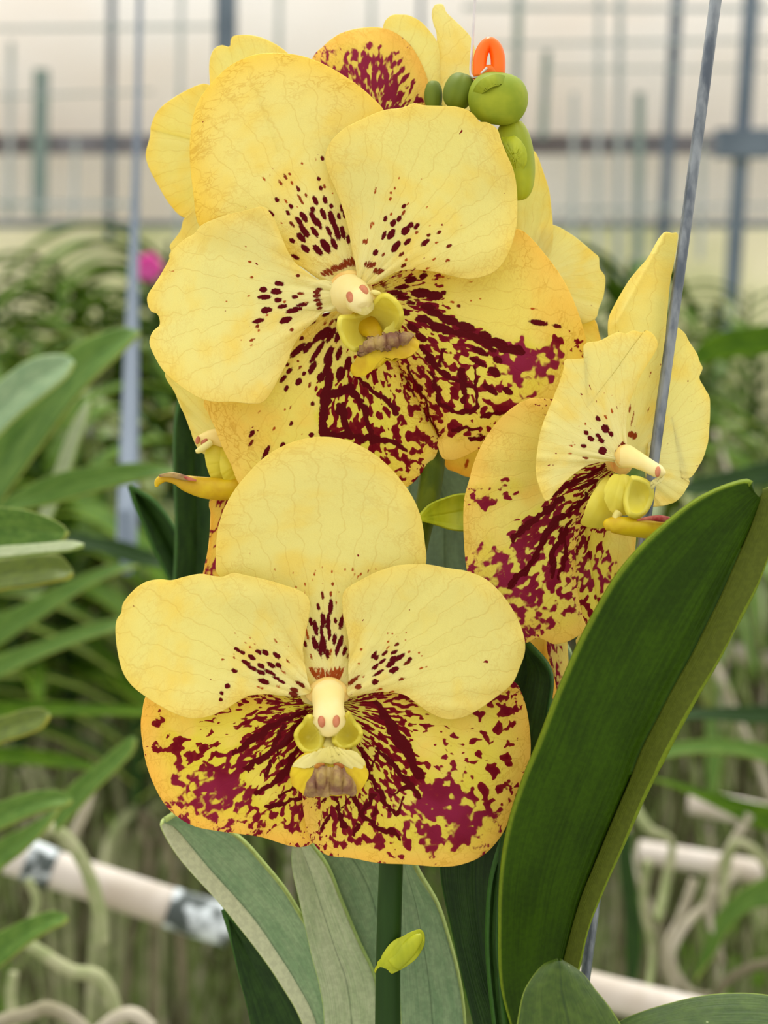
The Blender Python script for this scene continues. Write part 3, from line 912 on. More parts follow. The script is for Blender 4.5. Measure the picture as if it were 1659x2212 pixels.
leaf_n(t, [(1740, 1640), (1640, 1606), (1560, 1596), (1490, 1600), (1420, 1610), (1380, 1640)], [(1740, 1680), (1640, 1642), (1560, 1628), (1490, 1628), (1420, 1640), (1380, 1640)], M_LEAF_NEIGH, .92, wl=30, wr=-10)
leaf_n(t, [(1740, 1750), (1640, 1735), (1540, 1712), (1460, 1690), (1400, 1680)], [(1740, 1820), (1640, 1790), (1560, 1750), (1480, 1710), (1400, 1680)], M_LEAF_FAR, 1.0, wl=30, wr=-10)
leaf_n(t, [(1740, 1880), (1640, 1900), (1560, 1960), (1520, 2040), (1500, 2120)], [(1740, 1960), (1640, 1960), (1580, 2000), (1545, 2060), (1500, 2120)], M_LEAF_NEIGH, 1.0, wl=30, wr=-10)
leaf_n(t, [(1340, 1800), (1336, 1860), (1348, 1960), (1352, 2060), (1360, 2160)], [(1362, 1800), (1366, 1860), (1380, 1960), (1384, 2060), (1360, 2160)], M_LEAF_DARK, .95, wl=30, wr=-10)
for pts in [[(1600, 1880), (1540, 1940), (1480, 2000), (1450, 2070), (1490, 2140), (1560, 2160)], [(1740, 2080), (1640, 2085), (1570, 2120), (1540, 2180), (1560, 2240)], [(1560, 1960), (1570, 1860), (1600, 1820), (1660, 1880), (1650, 2000)],
            [(1500, 1900), (1470, 1980), (1440, 2050), (1460, 2150)], [(1370, 1740), (1400, 1790), (1450, 1820), (1440, 1900), (1420, 1990)], [(1400, 1860), (1390, 1950), (1410, 2050), (1400, 2150)], [(1620, 1760), (1560, 1860), (1530, 1960), (1560, 2080)]]:
    nroot(t, [(a, b, rnd.uniform(-80, 120), rnd.uniform(8, 12)) for a, b in pts], 1.0, rnd.choice([M_ROOT, M_ROOT_PALE, M_ROOT_BROWN]))
for pts in [[(20, 1220), (120, 1240), (240, 1210), (330, 1250)]]:
    pass

# ================================================================== the orchid in front
orchid = empty('yellow_orchid_plant', W(838, 2300, 0), 'yellow orchid in bloom with maroon-blotched lower sepals, a green flower spike and strap leaves', 'orchid')

loft('flower_spike', [(838, 2330, 20, 29), (838, 2120, 10, 27), (841, 1980, 0, 26.5), (845, 1860, 0, 26), (850, 1700, 10, 25)], M_STEM_LOW, orchid, seg=24, n=60, label='lower part of the flower spike, painted darker green as shade')
spike = loft('flower_spike', [(850, 1700, 10, 25.2), (868, 1400, 20, 25), (884, 1260, 25, 24), (905, 1160, 30, 24), (922, 1090, 50, 25), (935, 1000, 90, 26),
                              (940, 900, 140, 24), (945, 700, 150, 22), (970, 500, 130, 18), (1005, 330, 100, 14), (1020, 240, 78, 11)], M_STEM, orchid, seg=24, n=90)
# shade on the lower spike is painted in as a darker green
# bracts on the spike
bract = petal('bract', orchid, [(903, 1120), (925, 1092), (955, 1078), (996, 1067), (1030, 1075), (1035, 1110), (1025, 1140), (1003, 1146), (975, 1144), (945, 1135), (918, 1128)], (903, 1120), w0=18, cup=-26, ruffle=1, mat=M_PEDICEL, rim=0, net=0, n=80, m=20, thick=.0006)
bract2 = petal('bract', orchid, [(812, 2098), (822, 2072), (845, 2040), (876, 2020), (905, 2010), (915, 2024), (912, 2045), (895, 2070), (868, 2090), (840, 2102)], (815, 2095), w0=-34, cup=18, ruffle=1, mat=M_PEDICEL, rim=0, net=0, n=80, m=20, thick=.001)
loft('flower_scar', [(850, 2084, -26, 18), (880, 2052, -30, 19), (904, 2026, -32, 11), (910, 2018, -32, 3)], M_PEDICEL, orchid, seg=16, squash=.7, label='lime green stub where a flower has dropped')


def flower(name, path, mat, label):
    return loft('flower', path, mat, orchid, seg=16, label=label)


# ---- upper flower
f1 = flower('flower', [(940, 800, 70, 10), (880, 720, 66, 10), (810, 660, 60, 14), (775, 640, 50, 24), (764, 638, 34, 40), (762, 638, 28, 42)], M_COLLAR, 'large upper flower facing the camera')
C1 = (768, 635)
ZA = lambda p: Z(300, 430, 2.9625, p)
SA = lambda p, tone=None: ZS(300, 430, 2.9625, p, tone)
SB = lambda p, tone=None: ZS(300, 0, 2.9625, p, tone)
SC = lambda p, tone=None: ZS(740, 0, 2.9625, p, tone)
SD = lambda p, tone=None: ZS(700, 430, 2.676, p, tone)
SE = lambda p, tone=None: ZS(640, 530, 5.925, p, tone)
comb_ds = SE([(345, 372, 90, 46), (385, 350, 110, 50), (430, 335, 120, 46), (470, 300, 100, 40), (505, 285, 110, 44), (545, 285, 90, 46), (590, 265, 100, 46), (630, 230, 120, 50), (672, 220, 120, 46), (710, 212, 130, 46), (748, 215, 130, 46)], .5)
petal('dorsal_sepal', f1, [(762, 640), (722, 628), (690, 604), (640, 570), (560, 535), (480, 510), (432, 488), (419, 425), (411, 340), (414, 275), (430, 218), (468, 168), (508, 136), (555, 118), (610, 116), (660, 124), (710, 145), (760, 176), (800, 208),
                           (832, 245), (850, 310), (846, 390), (826, 480), (800, 560), (790, 620)], C1, w0=14, tilt=(0.0, .03), edge=14, cup=6, ruffle=3,
      spots=SB([(1175, 1012, 34, 24), (1132, 1022, 22, 14), (1043, 1047, 26, 16), (855, 1082, 20, 11), (803, 1148, 30, 14), (937, 1135, 44, 20), (966, 1115, 30, 18), (906, 1172, 50, 19), (980, 1172, 30, 16), (1020, 1210, 44, 23), (1150, 1142, 38, 24),
                (1162, 1205, 40, 24), (1188, 1193, 36, 18), (1070, 1250, 34, 19), (1035, 1278, 66, 19), (1130, 1285, 70, 32), (1192, 1282, 56, 30), (885, 1278, 40, 28), (942, 1288, 30, 15), (975, 1323, 44, 25), (955, 1362, 40, 25), (1230, 1320, 36, 28),
                (848, 1368, 50, 26), (1113, 1340, 44, 32), (1055, 1390, 85, 36), (1120, 1400, 110, 38), (1180, 1370, 80, 34), (1235, 1400, 110, 42), (1280, 1385, 50, 28), (1300, 1330, 60, 32), (1315, 1370, 60, 24), (1025, 1415, 80, 32), (1060, 1480, 100, 42),
                (1150, 1430, 90, 32), (1040, 1520, 80, 40), (1125, 1485, 80, 36), (1215, 1480, 80, 28), (1265, 1480, 130, 38), (1305, 1490, 90, 36), (980, 1435, 50, 22), (983, 1542, 44, 30), (1065, 1590, 70, 38), (1145, 1600, 90, 40), (1195, 1575, 110, 50),
                (1248, 1560, 90, 36), (1340, 1530, 70, 26), (1003, 1645, 60, 30), (915, 1430, 20, 13), (878, 1445, 12, 9), (925, 1337, 12, 10), (1240, 1238, 14, 12), (1015, 1325, 14, 12), (840, 1122, 12, 9)]) + comb_ds,
      rim=.75, rimw=.22, gold=.10, pale=.5, net=.75, mat=M_PETAL, bumps=[(560, 180, 34, 110, 10)], creases=[(530, 135, 600, 330, 12, 7)], n=280, m=84)
petal('lower_sepal', f1, [(752, 668), (720, 672), (640, 700), (540, 745), (470, 800), (441, 866), (450, 892), (465, 925), (480, 965), (500, 1005), (518, 1046), (560, 1080), (640, 1100), (740, 1100), (820, 1085), (885, 1048), (905, 1028), (925, 1003), (941, 985),
                          (949, 955), (946, 925), (925, 885), (895, 835), (868, 790), (835, 740), (800, 690), (775, 668)], C1, w0=40, tilt=(.04, -.02), cup=8, edge=8, ruffle=4,
      spots=SA([(1045, 893, 40, 26), (1105, 790, 80, 30), (1150, 880, 130, 40), (1190, 860, 110, 50), (1230, 870, 120, 40), (1080, 950, 100, 40), (1015, 970, 130, 44), (1140, 980, 180, 36), (1215, 1000, 140, 46), (1205, 1080, 150, 46), (1275, 880, 90, 36),
                (1280, 990, 100, 38), (1340, 1050, 90, 50), (1290, 1120, 100, 60), (1200, 735, 60, 30), (1110, 1080, 100, 40), (1030, 1082, 36, 20), (1055, 1118, 30, 26), (1020, 1040, 20, 20), (950, 1060, 40, 26), (965, 1100, 60, 30), (925, 1150, 70, 30),
                (1022, 1170, 56, 42), (945, 1210, 50, 30), (1093, 1190, 40, 20), (1165, 1140, 70, 50), (1215, 1160, 90, 56), (1113, 1310, 34, 30), (1105, 1510, 34, 34), (815, 1620, 110, 30), (725, 1500, 60, 30), (720, 1560, 60, 22), (865, 1470, 30, 16),
                (970, 1335, 30, 18), (935, 1345, 24, 14), (770, 1362, 34, 14), (920, 1580, 50, 36), (975, 1435, 36, 24), (1045, 1505, 16, 12), (1235, 790, 60, 20), (1190, 795, 40, 18), (1275, 780, 30, 30)]),
      strokes=[ZA(s) for s in ([(1225, 1120, 30), (1190, 1300, 60), (1180, 1480, 60), (1200, 1540, 40)], [(1390, 1130, 30), (1500, 1230, 34), (1600, 1300, 34), (1660, 1380, 30)], [(1220, 1240, 60), (1350, 1210, 60), (1440, 1320, 40), (1490, 1560, 34)],
                                [(1280, 1320, 50), (1340, 1500, 56)], [(1180, 1500, 50), (1400, 1520, 50), (1600, 1560, 34), (1700, 1600, 30)])],
      den=ZA([(1190, 1250, .52), (1190, 1400, .6), (1300, 1300, .56), (1330, 1480, .64), (1450, 1480, .5), (1450, 1300, .45), (1550, 1400, .5), (1650, 1500, .48), (1800, 1600, .46), (1800, 1400, .46), (1900, 1550, .4), (1500, 1120, .42), (1600, 1150, .44), (1720, 1350, .46),
              (1100, 1300, -.1), (1080, 1450, -.1), (1000, 1400, 0), (900, 1350, 0), (800, 1500, .1), (700, 1400, -.1), (600, 1450, -.2), (1000, 1150, -.1), (1150, 1000, .1), (1300, 900, .15), (1450, 1000, .2), (750, 1650, .05), (1050, 1230, -.1), (1700, 1700, .42), (1800, 1780, .3), (1900, 1700, .1), (1400, 1600, .5)]),
      rim=.5, rimw=.2, gold=.04, pale=.2, lime=.55, net=1.0, mat=M_SEPAL, creases=[(860, 780, 946, 940, 16, 26)], n=280, m=84, label='lower sepal with a maroon network')
petal('lower_sepal', f1, [(790, 648), (806, 612), (850, 585), (910, 560), (1000, 530), (1070, 500), (1120, 496), (1150, 518), (1185, 560), (1210, 595), (1232, 635), (1250, 680), (1262, 720), (1266, 745), (1258, 790), (1235, 840), (1195, 890), (1130, 930), (1075, 950),
                          (1030, 972), (1000, 987), (976, 994), (956, 989), (947, 965), (943, 932), (925, 900), (900, 855), (870, 805), (840, 755), (812, 700)], C1, w0=34, tilt=(-.02, -.02), cup=8, edge=10, ruffle=4,
      spots=SD([(437, 447, 40, 18), (503, 467, 70, 40), (575, 445, 50, 34), (632, 465, 22, 14), (680, 450, 40, 16), (450, 512, 90, 32), (420, 545, 90, 26), (455, 568, 90, 30), (500, 600, 60, 26), (560, 545, 120, 54), (640, 560, 100, 56), (690, 545, 36, 30), (541, 587, 30, 22),
                (600, 625, 90, 40), (640, 660, 100, 46), (740, 597, 36, 15), (778, 620, 28, 22), (720, 700, 120, 56), (820, 740, 120, 56), (470, 655, 60, 40), (510, 745, 80, 44), (590, 700, 100, 40), (560, 800, 80, 44), (930, 790, 80, 50), (1010, 830, 110, 50),
                (900, 880, 120, 40), (970, 870, 60, 30), (1000, 930, 60, 40), (985, 1000, 90, 50), (960, 1100, 110, 40), (1060, 1110, 70, 40), (1235, 715, 110, 34), (1342, 735, 60, 24), (1210, 635, 50, 13), (675, 655, 16, 13), (757, 552, 12, 9), (848, 588, 12, 9),
                (905, 578, 16, 9), (850, 478, 24, 13), (885, 940, 120, 34)]) + SE([(1110, 500, 90, 40), (1090, 470, 60, 30), (1130, 530, 60, 30)], .6),
      strokes=[Z(700, 430, 2.676, s) for s in ([(530, 680, 30), (680, 760, 44), (860, 790, 50), (1000, 860, 40), (1130, 880, 60)], [(560, 850, 34), (660, 980, 36), (740, 1040, 30), (860, 1080, 26)], [(620, 1000, 24), (670, 1180, 34), (760, 1240, 30), (850, 1230, 26)],
                                                 [(690, 870, 26), (680, 960, 26)], [(800, 1000, 50), (810, 1160, 34)], [(870, 980, 26), (890, 1180, 24), (850, 1240, 20)], [(560, 1080, 14), (650, 1340, 18)], [(480, 960, 20), (600, 1180, 14), (660, 1380, 12)], [(900, 1250, 30), (1050, 1230, 24)], [(750, 1340, 26), (900, 1320, 26)], [(850, 1380, 26), (930, 1380, 24)])],
      den=Z(700, 430, 2.676, [(480, 600, .3), (600, 740, .45), (700, 790, .62), (850, 800, .55), (1000, 880, .5), (1120, 900, .8), (1200, 940, .78), (1300, 900, .6), (1350, 850, .42), (640, 900, .42), (750, 940, .44), (880, 1050, .4), (700, 1120, .44), (950, 1150, .34), (1120, 1040, .6), (1200, 1080, .5),
                              (1280, 1000, .5), (850, 1250, .42), (780, 1340, .45), (800, 1450, -.1), (700, 1420, .1), (950, 1350, .5), (1000, 1250, .42), (1050, 1150, .45), (880, 650, -.2), (1050, 760, -.2), (1300, 620, -.1), (1000, 500, -.1), (1250, 800, .05), (1430, 760, .2), (1450, 850, .42),
                              (1430, 920, .35), (1300, 1130, .15), (1400, 1050, .2), (1180, 1200, .2), (600, 1250, .5), (640, 1350, .4), (1380, 650, 0), (560, 1080, .5), (1100, 400, -.2)]),
      pur=Z(700, 430, 2.676, [(600, 760, .1), (900, 900, .15), (1120, 910, .9), (1220, 960, .8), (1320, 940, .6), (1250, 1080, .6), (700, 1100, 0), (950, 1250, .05), (900, 1050, .1), (1400, 800, .0)]),
      rim=.6, rimw=.26, gold=.08, pale=.2, lime=.55, net=1.0, mat=M_SEPAL, creases=[(860, 790, 948, 945, 16, 26)], n=300, m=90, label='lower sepal with a maroon network')
petal('petal', f1, [(752, 638), (722, 612), (708, 606), (690, 605), (665, 590), (640, 570), (620, 540), (606, 508), (592, 475), (577, 454), (562, 447), (540, 452), (500, 462), (460, 475), (434, 488), (421, 504), (402, 515), (385, 528), (371, 545), (366, 560),
                    (350, 590), (334, 615), (319, 638), (319, 657), (326, 671), (339, 677), (345, 690), (344, 705), (329, 719), (323, 742), (334, 770), (352, 800), (375, 822), (405, 845), (437, 862), (467, 868), (500, 868), (540, 872), (564, 870), (580, 855),
                    (600, 820), (620, 782), (634, 745), (655, 715), (682, 690), (702, 672), (730, 668)], C1, w0=-14, tilt=(.10, 0), cup=-14, edge=10, ruffle=5, center=(520, 660),
      spots=SA([(897, 543, 70, 35), (797, 580, 55, 38), (878, 593, 75, 40), (803, 628, 90, 32), (1037, 606, 50, 20), (998, 627, 50, 24), (890, 648, 55, 32), (932, 658, 30, 15), (918, 688, 65, 30), (815, 712, 75, 42), (993, 710, 110, 34), (1045, 676, 80, 27), (1070, 660, 25, 12),
                (765, 780, 80, 30), (822, 745, 25, 14), (938, 775, 85, 45), (757, 815, 28, 20), (765, 843, 20, 15), (725, 903, 40, 18), (720, 938, 18, 12), (978, 838, 35, 20), (712, 403, 24, 17), (722, 502, 28, 17), (1018, 490, 30, 22), (700, 621, 26, 14),
                (655, 905, 12, 9), (563, 655, 14, 11), (683, 303, 18, 11), (625, 525, 22, 7), (208, 462, 36, 8), (1003, 378, 50, 26)]) + SE([(300, 560, 100, 54), (262, 600, 90, 50), (262, 645, 110, 50), (270, 700, 110, 46), (290, 750, 90, 56), (300, 800, 80, 46)], .7),
      rim=.45, rimw=.16, gold=.0, pale=.55, net=.25, bumps=[(480, 540, 60, 50, 12)], creases=[(562, 450, 600, 520, 20, -8)], n=320, m=80)
petal('petal', f1, [(778, 612), (768, 570), (758, 522), (746, 470), (727, 412), (709, 370), (703, 340), (710, 315), (725, 295), (745, 277), (766, 266), (800, 250), (832, 238), (862, 235), (880, 230), (895, 224), (915, 228), (945, 229), (985, 231),
                    (1013, 240), (1028, 254), (1037, 264), (1054, 266), (1074, 280), (1083, 305), (1095, 335), (1108, 365), (1115, 400), (1117, 440), (1116, 480), (1108, 520), (1092, 558), (1070, 585), (1040, 598), (1010, 602), (975, 595), (940, 587), (900, 582),
                    (862, 585), (832, 598), (806, 612)], C1, w0=-20, tilt=(-.05, .03), cup=-12, edge=12, ruffle=5, center=(900, 420),
      spots=SC([(210, 1222, 44, 16), (362, 1142, 18, 12), (335, 1207, 24, 17), (310, 1235, 22, 16), (306, 1275, 28, 16), (392, 1322, 34, 24), (418, 1305, 18, 11), (275, 1400, 42, 26), (311, 1372, 24, 15), (325, 1428, 56, 38), (362, 1402, 42, 30), (390, 1362, 36, 18),
                (185, 1445, 44, 16), (198, 1432, 30, 14), (265, 1508, 60, 30), (312, 1500, 76, 42), (402, 1478, 66, 48), (438, 1440, 44, 36), (474, 1446, 50, 26), (473, 1490, 30, 18), (534, 1333, 24, 11), (556, 1446, 22, 11), (617, 1487, 40, 22), (553, 1503, 32, 22),
                (415, 1548, 56, 32), (530, 1553, 74, 34), (600, 1553, 22, 16), (340, 1578, 86, 40), (680, 1577, 44, 22), (140, 1545, 40, 18), (156, 1545, 40, 18), (213, 1618, 46, 38), (258, 1630, 32, 20), (376, 1630, 44, 22), (732, 1512, 14, 10), (760, 1443, 14, 9),
                (670, 1383, 12, 9), (720, 1338, 10, 9), (505, 1145, 10, 9)]) + SD([(475, 350, 20, 14), (458, 382, 40, 22), (635, 347, 24, 14), (715, 355, 34, 18), (603, 397, 30, 14)]) +
            SE([(885, 238, 80, 34), (925, 248, 110, 34), (960, 250, 110, 34), (990, 255, 100, 34), (1005, 320, 90, 40), (1040, 330, 110, 40), (1075, 340, 110, 44), (1100, 330, 70, 30)], .6),
      rim=.45, rimw=.14, gold=.0, pale=.35, net=.3, n=320, m=80)
# column, anther cap and lip of the upper flower
loft('column', [(756, 636, 20, 46), (757, 636, 6, 45), (764, 638, -18, 38), (772, 642, -46, 31), (777, 648, -64, 30), (780, 654, -76, 26), (783, 658, -84, 16), (784, 660, -86, 4)], M_COLUMN, f1, seg=28, n=50, label='cream column')
loft('collar', [(757, 633, 22, 44), (757, 633, 10, 49), (757, 633, 2, 45), (757, 633, 0, 38)], M_COLLAR, f1, seg=28)
blob('anther', 758, 643, -80, 9.5, 14, 12, M_ANTHER, f1, ang=-.45, label='brown anther')
blob('anther', 786, 628, -78, 9.5, 14, 12, M_ANTHER, f1, ang=-.45, label='brown anther')
petal('rostellum', f1, [(752, 660), (765, 648), (790, 640), (804, 650), (806, 662), (801, 672), (790, 679), (778, 678), (768, 672), (757, 668)], (775, 650), w0=-76, cup=10, ruffle=2, mat=M_LIPPALE, n=70, m=16, thick=.0008)
blob('pollen_tip', 812, 632, -80, 12, 5.5, 5, M_LIPPALE, f1, ang=.25)
petal('lip_cup', f1, Z(640, 530, 5.925, [(560, 935), (600, 915), (680, 912), (760, 905), (850, 885), (930, 820), (985, 745), (1040, 690), (1080, 650), (1130, 635), (1200, 660), (1285, 735), (1340, 840), (1345, 950), (1300, 1060), (1230, 1130), (1120, 1190),
                                            (1000, 1230), (880, 1290), (800, 1330), (730, 1330), (645, 1265), (590, 1170), (550, 1040)]), (760, 640), w0=-8, tilt=(.1, .1), cup=-46, edge=-12, ruffle=1.5, center=(800, 708), mat=M_LIPLOBE, n=150, m=40, thick=.0011, label='lime yellow cupped lip')
petal('lip_cup', f1, Z(640, 530, 5.925, [(1130, 1090), (1200, 1040), (1260, 950), (1290, 850), (1300, 760), (1345, 850), (1350, 950), (1300, 1070), (1220, 1140), (1130, 1180)]), (760, 640), w0=-58, tilt=(.1, 0), cup=4, ruffle=1, mat=M_LIPLOBE, n=80, m=16, thick=.0011, center=(853, 708))
loft('lip_throat', [(768, 676, -8, 18), (790, 700, -22, 24), (806, 716, -40, 20), (815, 735, -56, 14)], M_LIPMID, f1, seg=20, squash=.5)
petal('lip_lobe', f1, Z(640, 530, 5.925, [(800, 1420), (840, 1320), (930, 1230), (1050, 1190), (1200, 1170), (1350, 1160), (1480, 1170), (1545, 1225), (1550, 1310), (1490, 1400), (1400, 1445), (1300, 1458), (1200, 1440), (1150, 1440), (1100, 1490), (1030, 1560),
                                             (950, 1620), (870, 1665), (770, 1670), (722, 1610), (725, 1540), (770, 1490)]), (790, 690), w0=-74, tilt=(-.1, .1), cup=10, ruffle=3, center=(828, 772), mat=M_LIPMID, n=150, m=36, thick=.0012, label='mustard yellow front lobe of the lip')
petal('lip_callus', f1, Z(640, 530, 5.925, [(790, 1400), (800, 1350), (840, 1290), (900, 1220), (980, 1180), (1080, 1160), (1160, 1130), (1240, 1140), (1330, 1135), (1430, 1130), (1490, 1165), (1450, 1215), (1370, 1250), (1250, 1290), (1150, 1330), (1000, 1325), (920, 1310), (860, 1350)]),
      (790, 690), w0=-88, cup=8, ruffle=6, center=(832, 740), mat=M_CALLUS, n=150, m=30, thick=.0016, label='wrinkled mauve-brown crest', bumps=[(800, 745, 9, 9, -14), (822, 738, 9, 10, -14), (848, 734, 9, 9, -14), (872, 730, 9, 8, -12), (811, 742, 3, 10, 8), (835, 738, 3, 10, 8), (860, 733, 3, 10, 8)])

# ---- lower flower
f2 = flower('flower', [(864, 1440, 20, 10), (820, 1470, 0, 10), (760, 1500, -70, 12), (716, 1512, -96, 30), (711, 1515, -106, 40)], M_COLLAR, 'lowest flower, facing the camera squarely')
C2 = (711, 1520)
ZB = lambda p: Z(230, 1200, 3.13, p)
ZC = lambda p: Z(630, 1200, 3.016, p)
S7 = lambda p, tone=None: ZS(230, 1200, 3.13, p, tone)
S8 = lambda p, tone=None: ZS(630, 1200, 3.016, p, tone)
W2 = -130
petal('dorsal_sepal', f2, [(710, 1526), (660, 1518), (646, 1490), (642, 1452), (640, 1400), (625, 1350), (590, 1300), (520, 1265), (472, 1242), (467, 1205), (469, 1160), (479, 1115), (500, 1070), (530, 1030), (572, 988), (620, 960), (665, 947), (705, 944), (748, 951),
                           (792, 971), (830, 999), (865, 1037), (892, 1077), (909, 1120), (917, 1170), (918, 1222), (880, 1270), (810, 1320), (768, 1380), (756, 1440), (758, 1470), (756, 1500), (748, 1514)], C2, w0=W2 + 10, tilt=(0, .02), cup=-10, edge=16, ruffle=2.5, center=(693, 1160),
      spots=S8([(202, 262, 56, 22), (175, 335, 60, 24), (267, 185, 30, 18), (256, 248, 34, 18), (307, 240, 14, 12), (289, 310, 30, 16), (255, 335, 110, 32), (286, 425, 44, 24), (322, 440, 100, 30), (337, 395, 60, 20), (125, 430, 60, 28), (155, 470, 110, 34), (205, 420, 100, 36),
                (238, 440, 130, 32), (195, 500, 110, 26), (245, 510, 90, 26), (88, 575, 50, 24), (100, 500, 60, 15), (105, 530, 50, 16), (150, 570, 100, 36), (205, 575, 130, 44), (185, 620, 100, 28), (230, 640, 80, 26), (280, 545, 80, 32), (255, 630, 50, 16),
                (298, 610, 100, 28), (320, 560, 90, 30), (343, 620, 70, 28), (127, 657, 44, 18), (62, 655, 44, 18), (365, 655, 40, 20), (10, 108, 22, 13), (30, 205, 26, 13), (8, 220, 26, 15), (88, 187, 26, 13), (138, 160, 20, 12), (150, 125, 26, 15), (200, 80, 16, 12), (262, 105, 18, 12),
                (347, 90, 18, 12), (398, 88, 26, 15), (410, 122, 22, 12), (432, 138, 22, 11), (450, 118, 24, 15), (498, 100, 26, 16), (548, 88, 14, 10), (85, 235, 26, 13), (203, 185, 14, 10), (93, 265, 16, 12), (-110, 90, 16, 12), (-270, -10, 12, 10), (-230, 140, 20, 12), (155, 100, 14, 10)]) +
            S8([(135, 762, 90, 24), (155, 770, 110, 22), (180, 768, 90, 22), (205, 772, 100, 24), (228, 776, 80, 20), (255, 774, 90, 22), (278, 770, 100, 22), (300, 766, 100, 22), (320, 772, 110, 22)], .28),
      rim=.5, rimw=.16, gold=.02, pale=.35, net=.35, mat=M_PETAL, n=280, m=90)
petal('lower_sepal', f2, [(702, 1560), (700, 1515), (640, 1490), (500, 1484), (400, 1490), (330, 1495), (315, 1506), (308, 1535), (305, 1567), (310, 1615), (319, 1657), (335, 1698), (357, 1737), (385, 1764), (422, 1784), (470, 1794), (517, 1800), (565, 1807), (623, 1825), (655, 1828), (680, 1815),
                          (684, 1780), (686, 1740), (690, 1690), (696, 1620)], C2, w0=W2 + 26, tilt=(-.02, .05), cup=6, edge=12, ruffle=4,
      strokes=[ZB(s) for s in ([(1340, 1060, 26), (1150, 1130, 46), (1000, 1240, 52), (870, 1330, 46)], [(1320, 1110, 34), (1180, 1290, 40), (1060, 1360, 44), (950, 1440, 44)], [(1290, 1290, 34), (1220, 1450, 40), (1120, 1540, 40), (1010, 1600, 36)],
                                [(1330, 1620, 20), (1160, 1680, 30), (1070, 1710, 30)], [(1110, 1380, 26), (1080, 1480, 30)], [(1200, 1160, 24), (1110, 1300, 24)], [(1340, 1380, 20), (1260, 1560, 24), (1160, 1640, 24)], [(1130, 1300, 16), (1200, 1420, 14)])],
      den=ZB([(1000, 960, .56), (1100, 1000, .55), (900, 1050, .42), (1250, 1080, .6), (1150, 1150, .62), (800, 1130, .3), (700, 1100, .35), (650, 1180, .25), (350, 1100, .5), (400, 1000, 0), (500, 1130, -.1), (560, 1180, 0), (450, 1250, .58), (370, 1300, .5), (600, 1260, .38), (800, 1200, .2),
              (850, 1250, .1), (700, 1330, .35), (900, 1320, .5), (1100, 1200, .6), (1000, 1260, .5), (1200, 1350, .56), (820, 1430, .86), (840, 1500, .86), (720, 1400, .5), (560, 1390, .5), (600, 1480, .4), (700, 1590, .75), (850, 1600, .66), (560, 1640, .62), (1000, 1480, .2), (1060, 1450, .3),
              (1120, 1620, .15), (950, 1400, .5), (1200, 1500, .5), (1150, 1700, .5), (900, 1720, .56), (660, 1740, .5), (800, 1800, .4), (1000, 1780, .5), (1250, 1800, .55), (1300, 1650, .56), (1320, 1850, .42), (1200, 1890, .1), (900, 1850, .1), (480, 1700, .42), (420, 1600, .2), (330, 1400, .12),
              (280, 1200, -.1), (330, 1520, 0), (650, 1830, .1), (300, 1080, .1), (450, 1560, .3)]),
      pur=ZB([(820, 1430, .3), (700, 1600, .9), (850, 1560, .7), (560, 1640, .6), (1100, 1300, 0), (1000, 1100, 0), (400, 1200, 0), (1100, 1750, .2), (700, 1300, 0), (1000, 1500, .1)]),
      rim=.85, rimw=.26, gold=.16, pale=.05, lime=.8, net=.8, mat=M_SEPAL, fine=.15, creases=[(640, 1540, 560, 1790, 30, -6)], n=300, m=90, label='lower sepal blotched maroon with an orange margin')
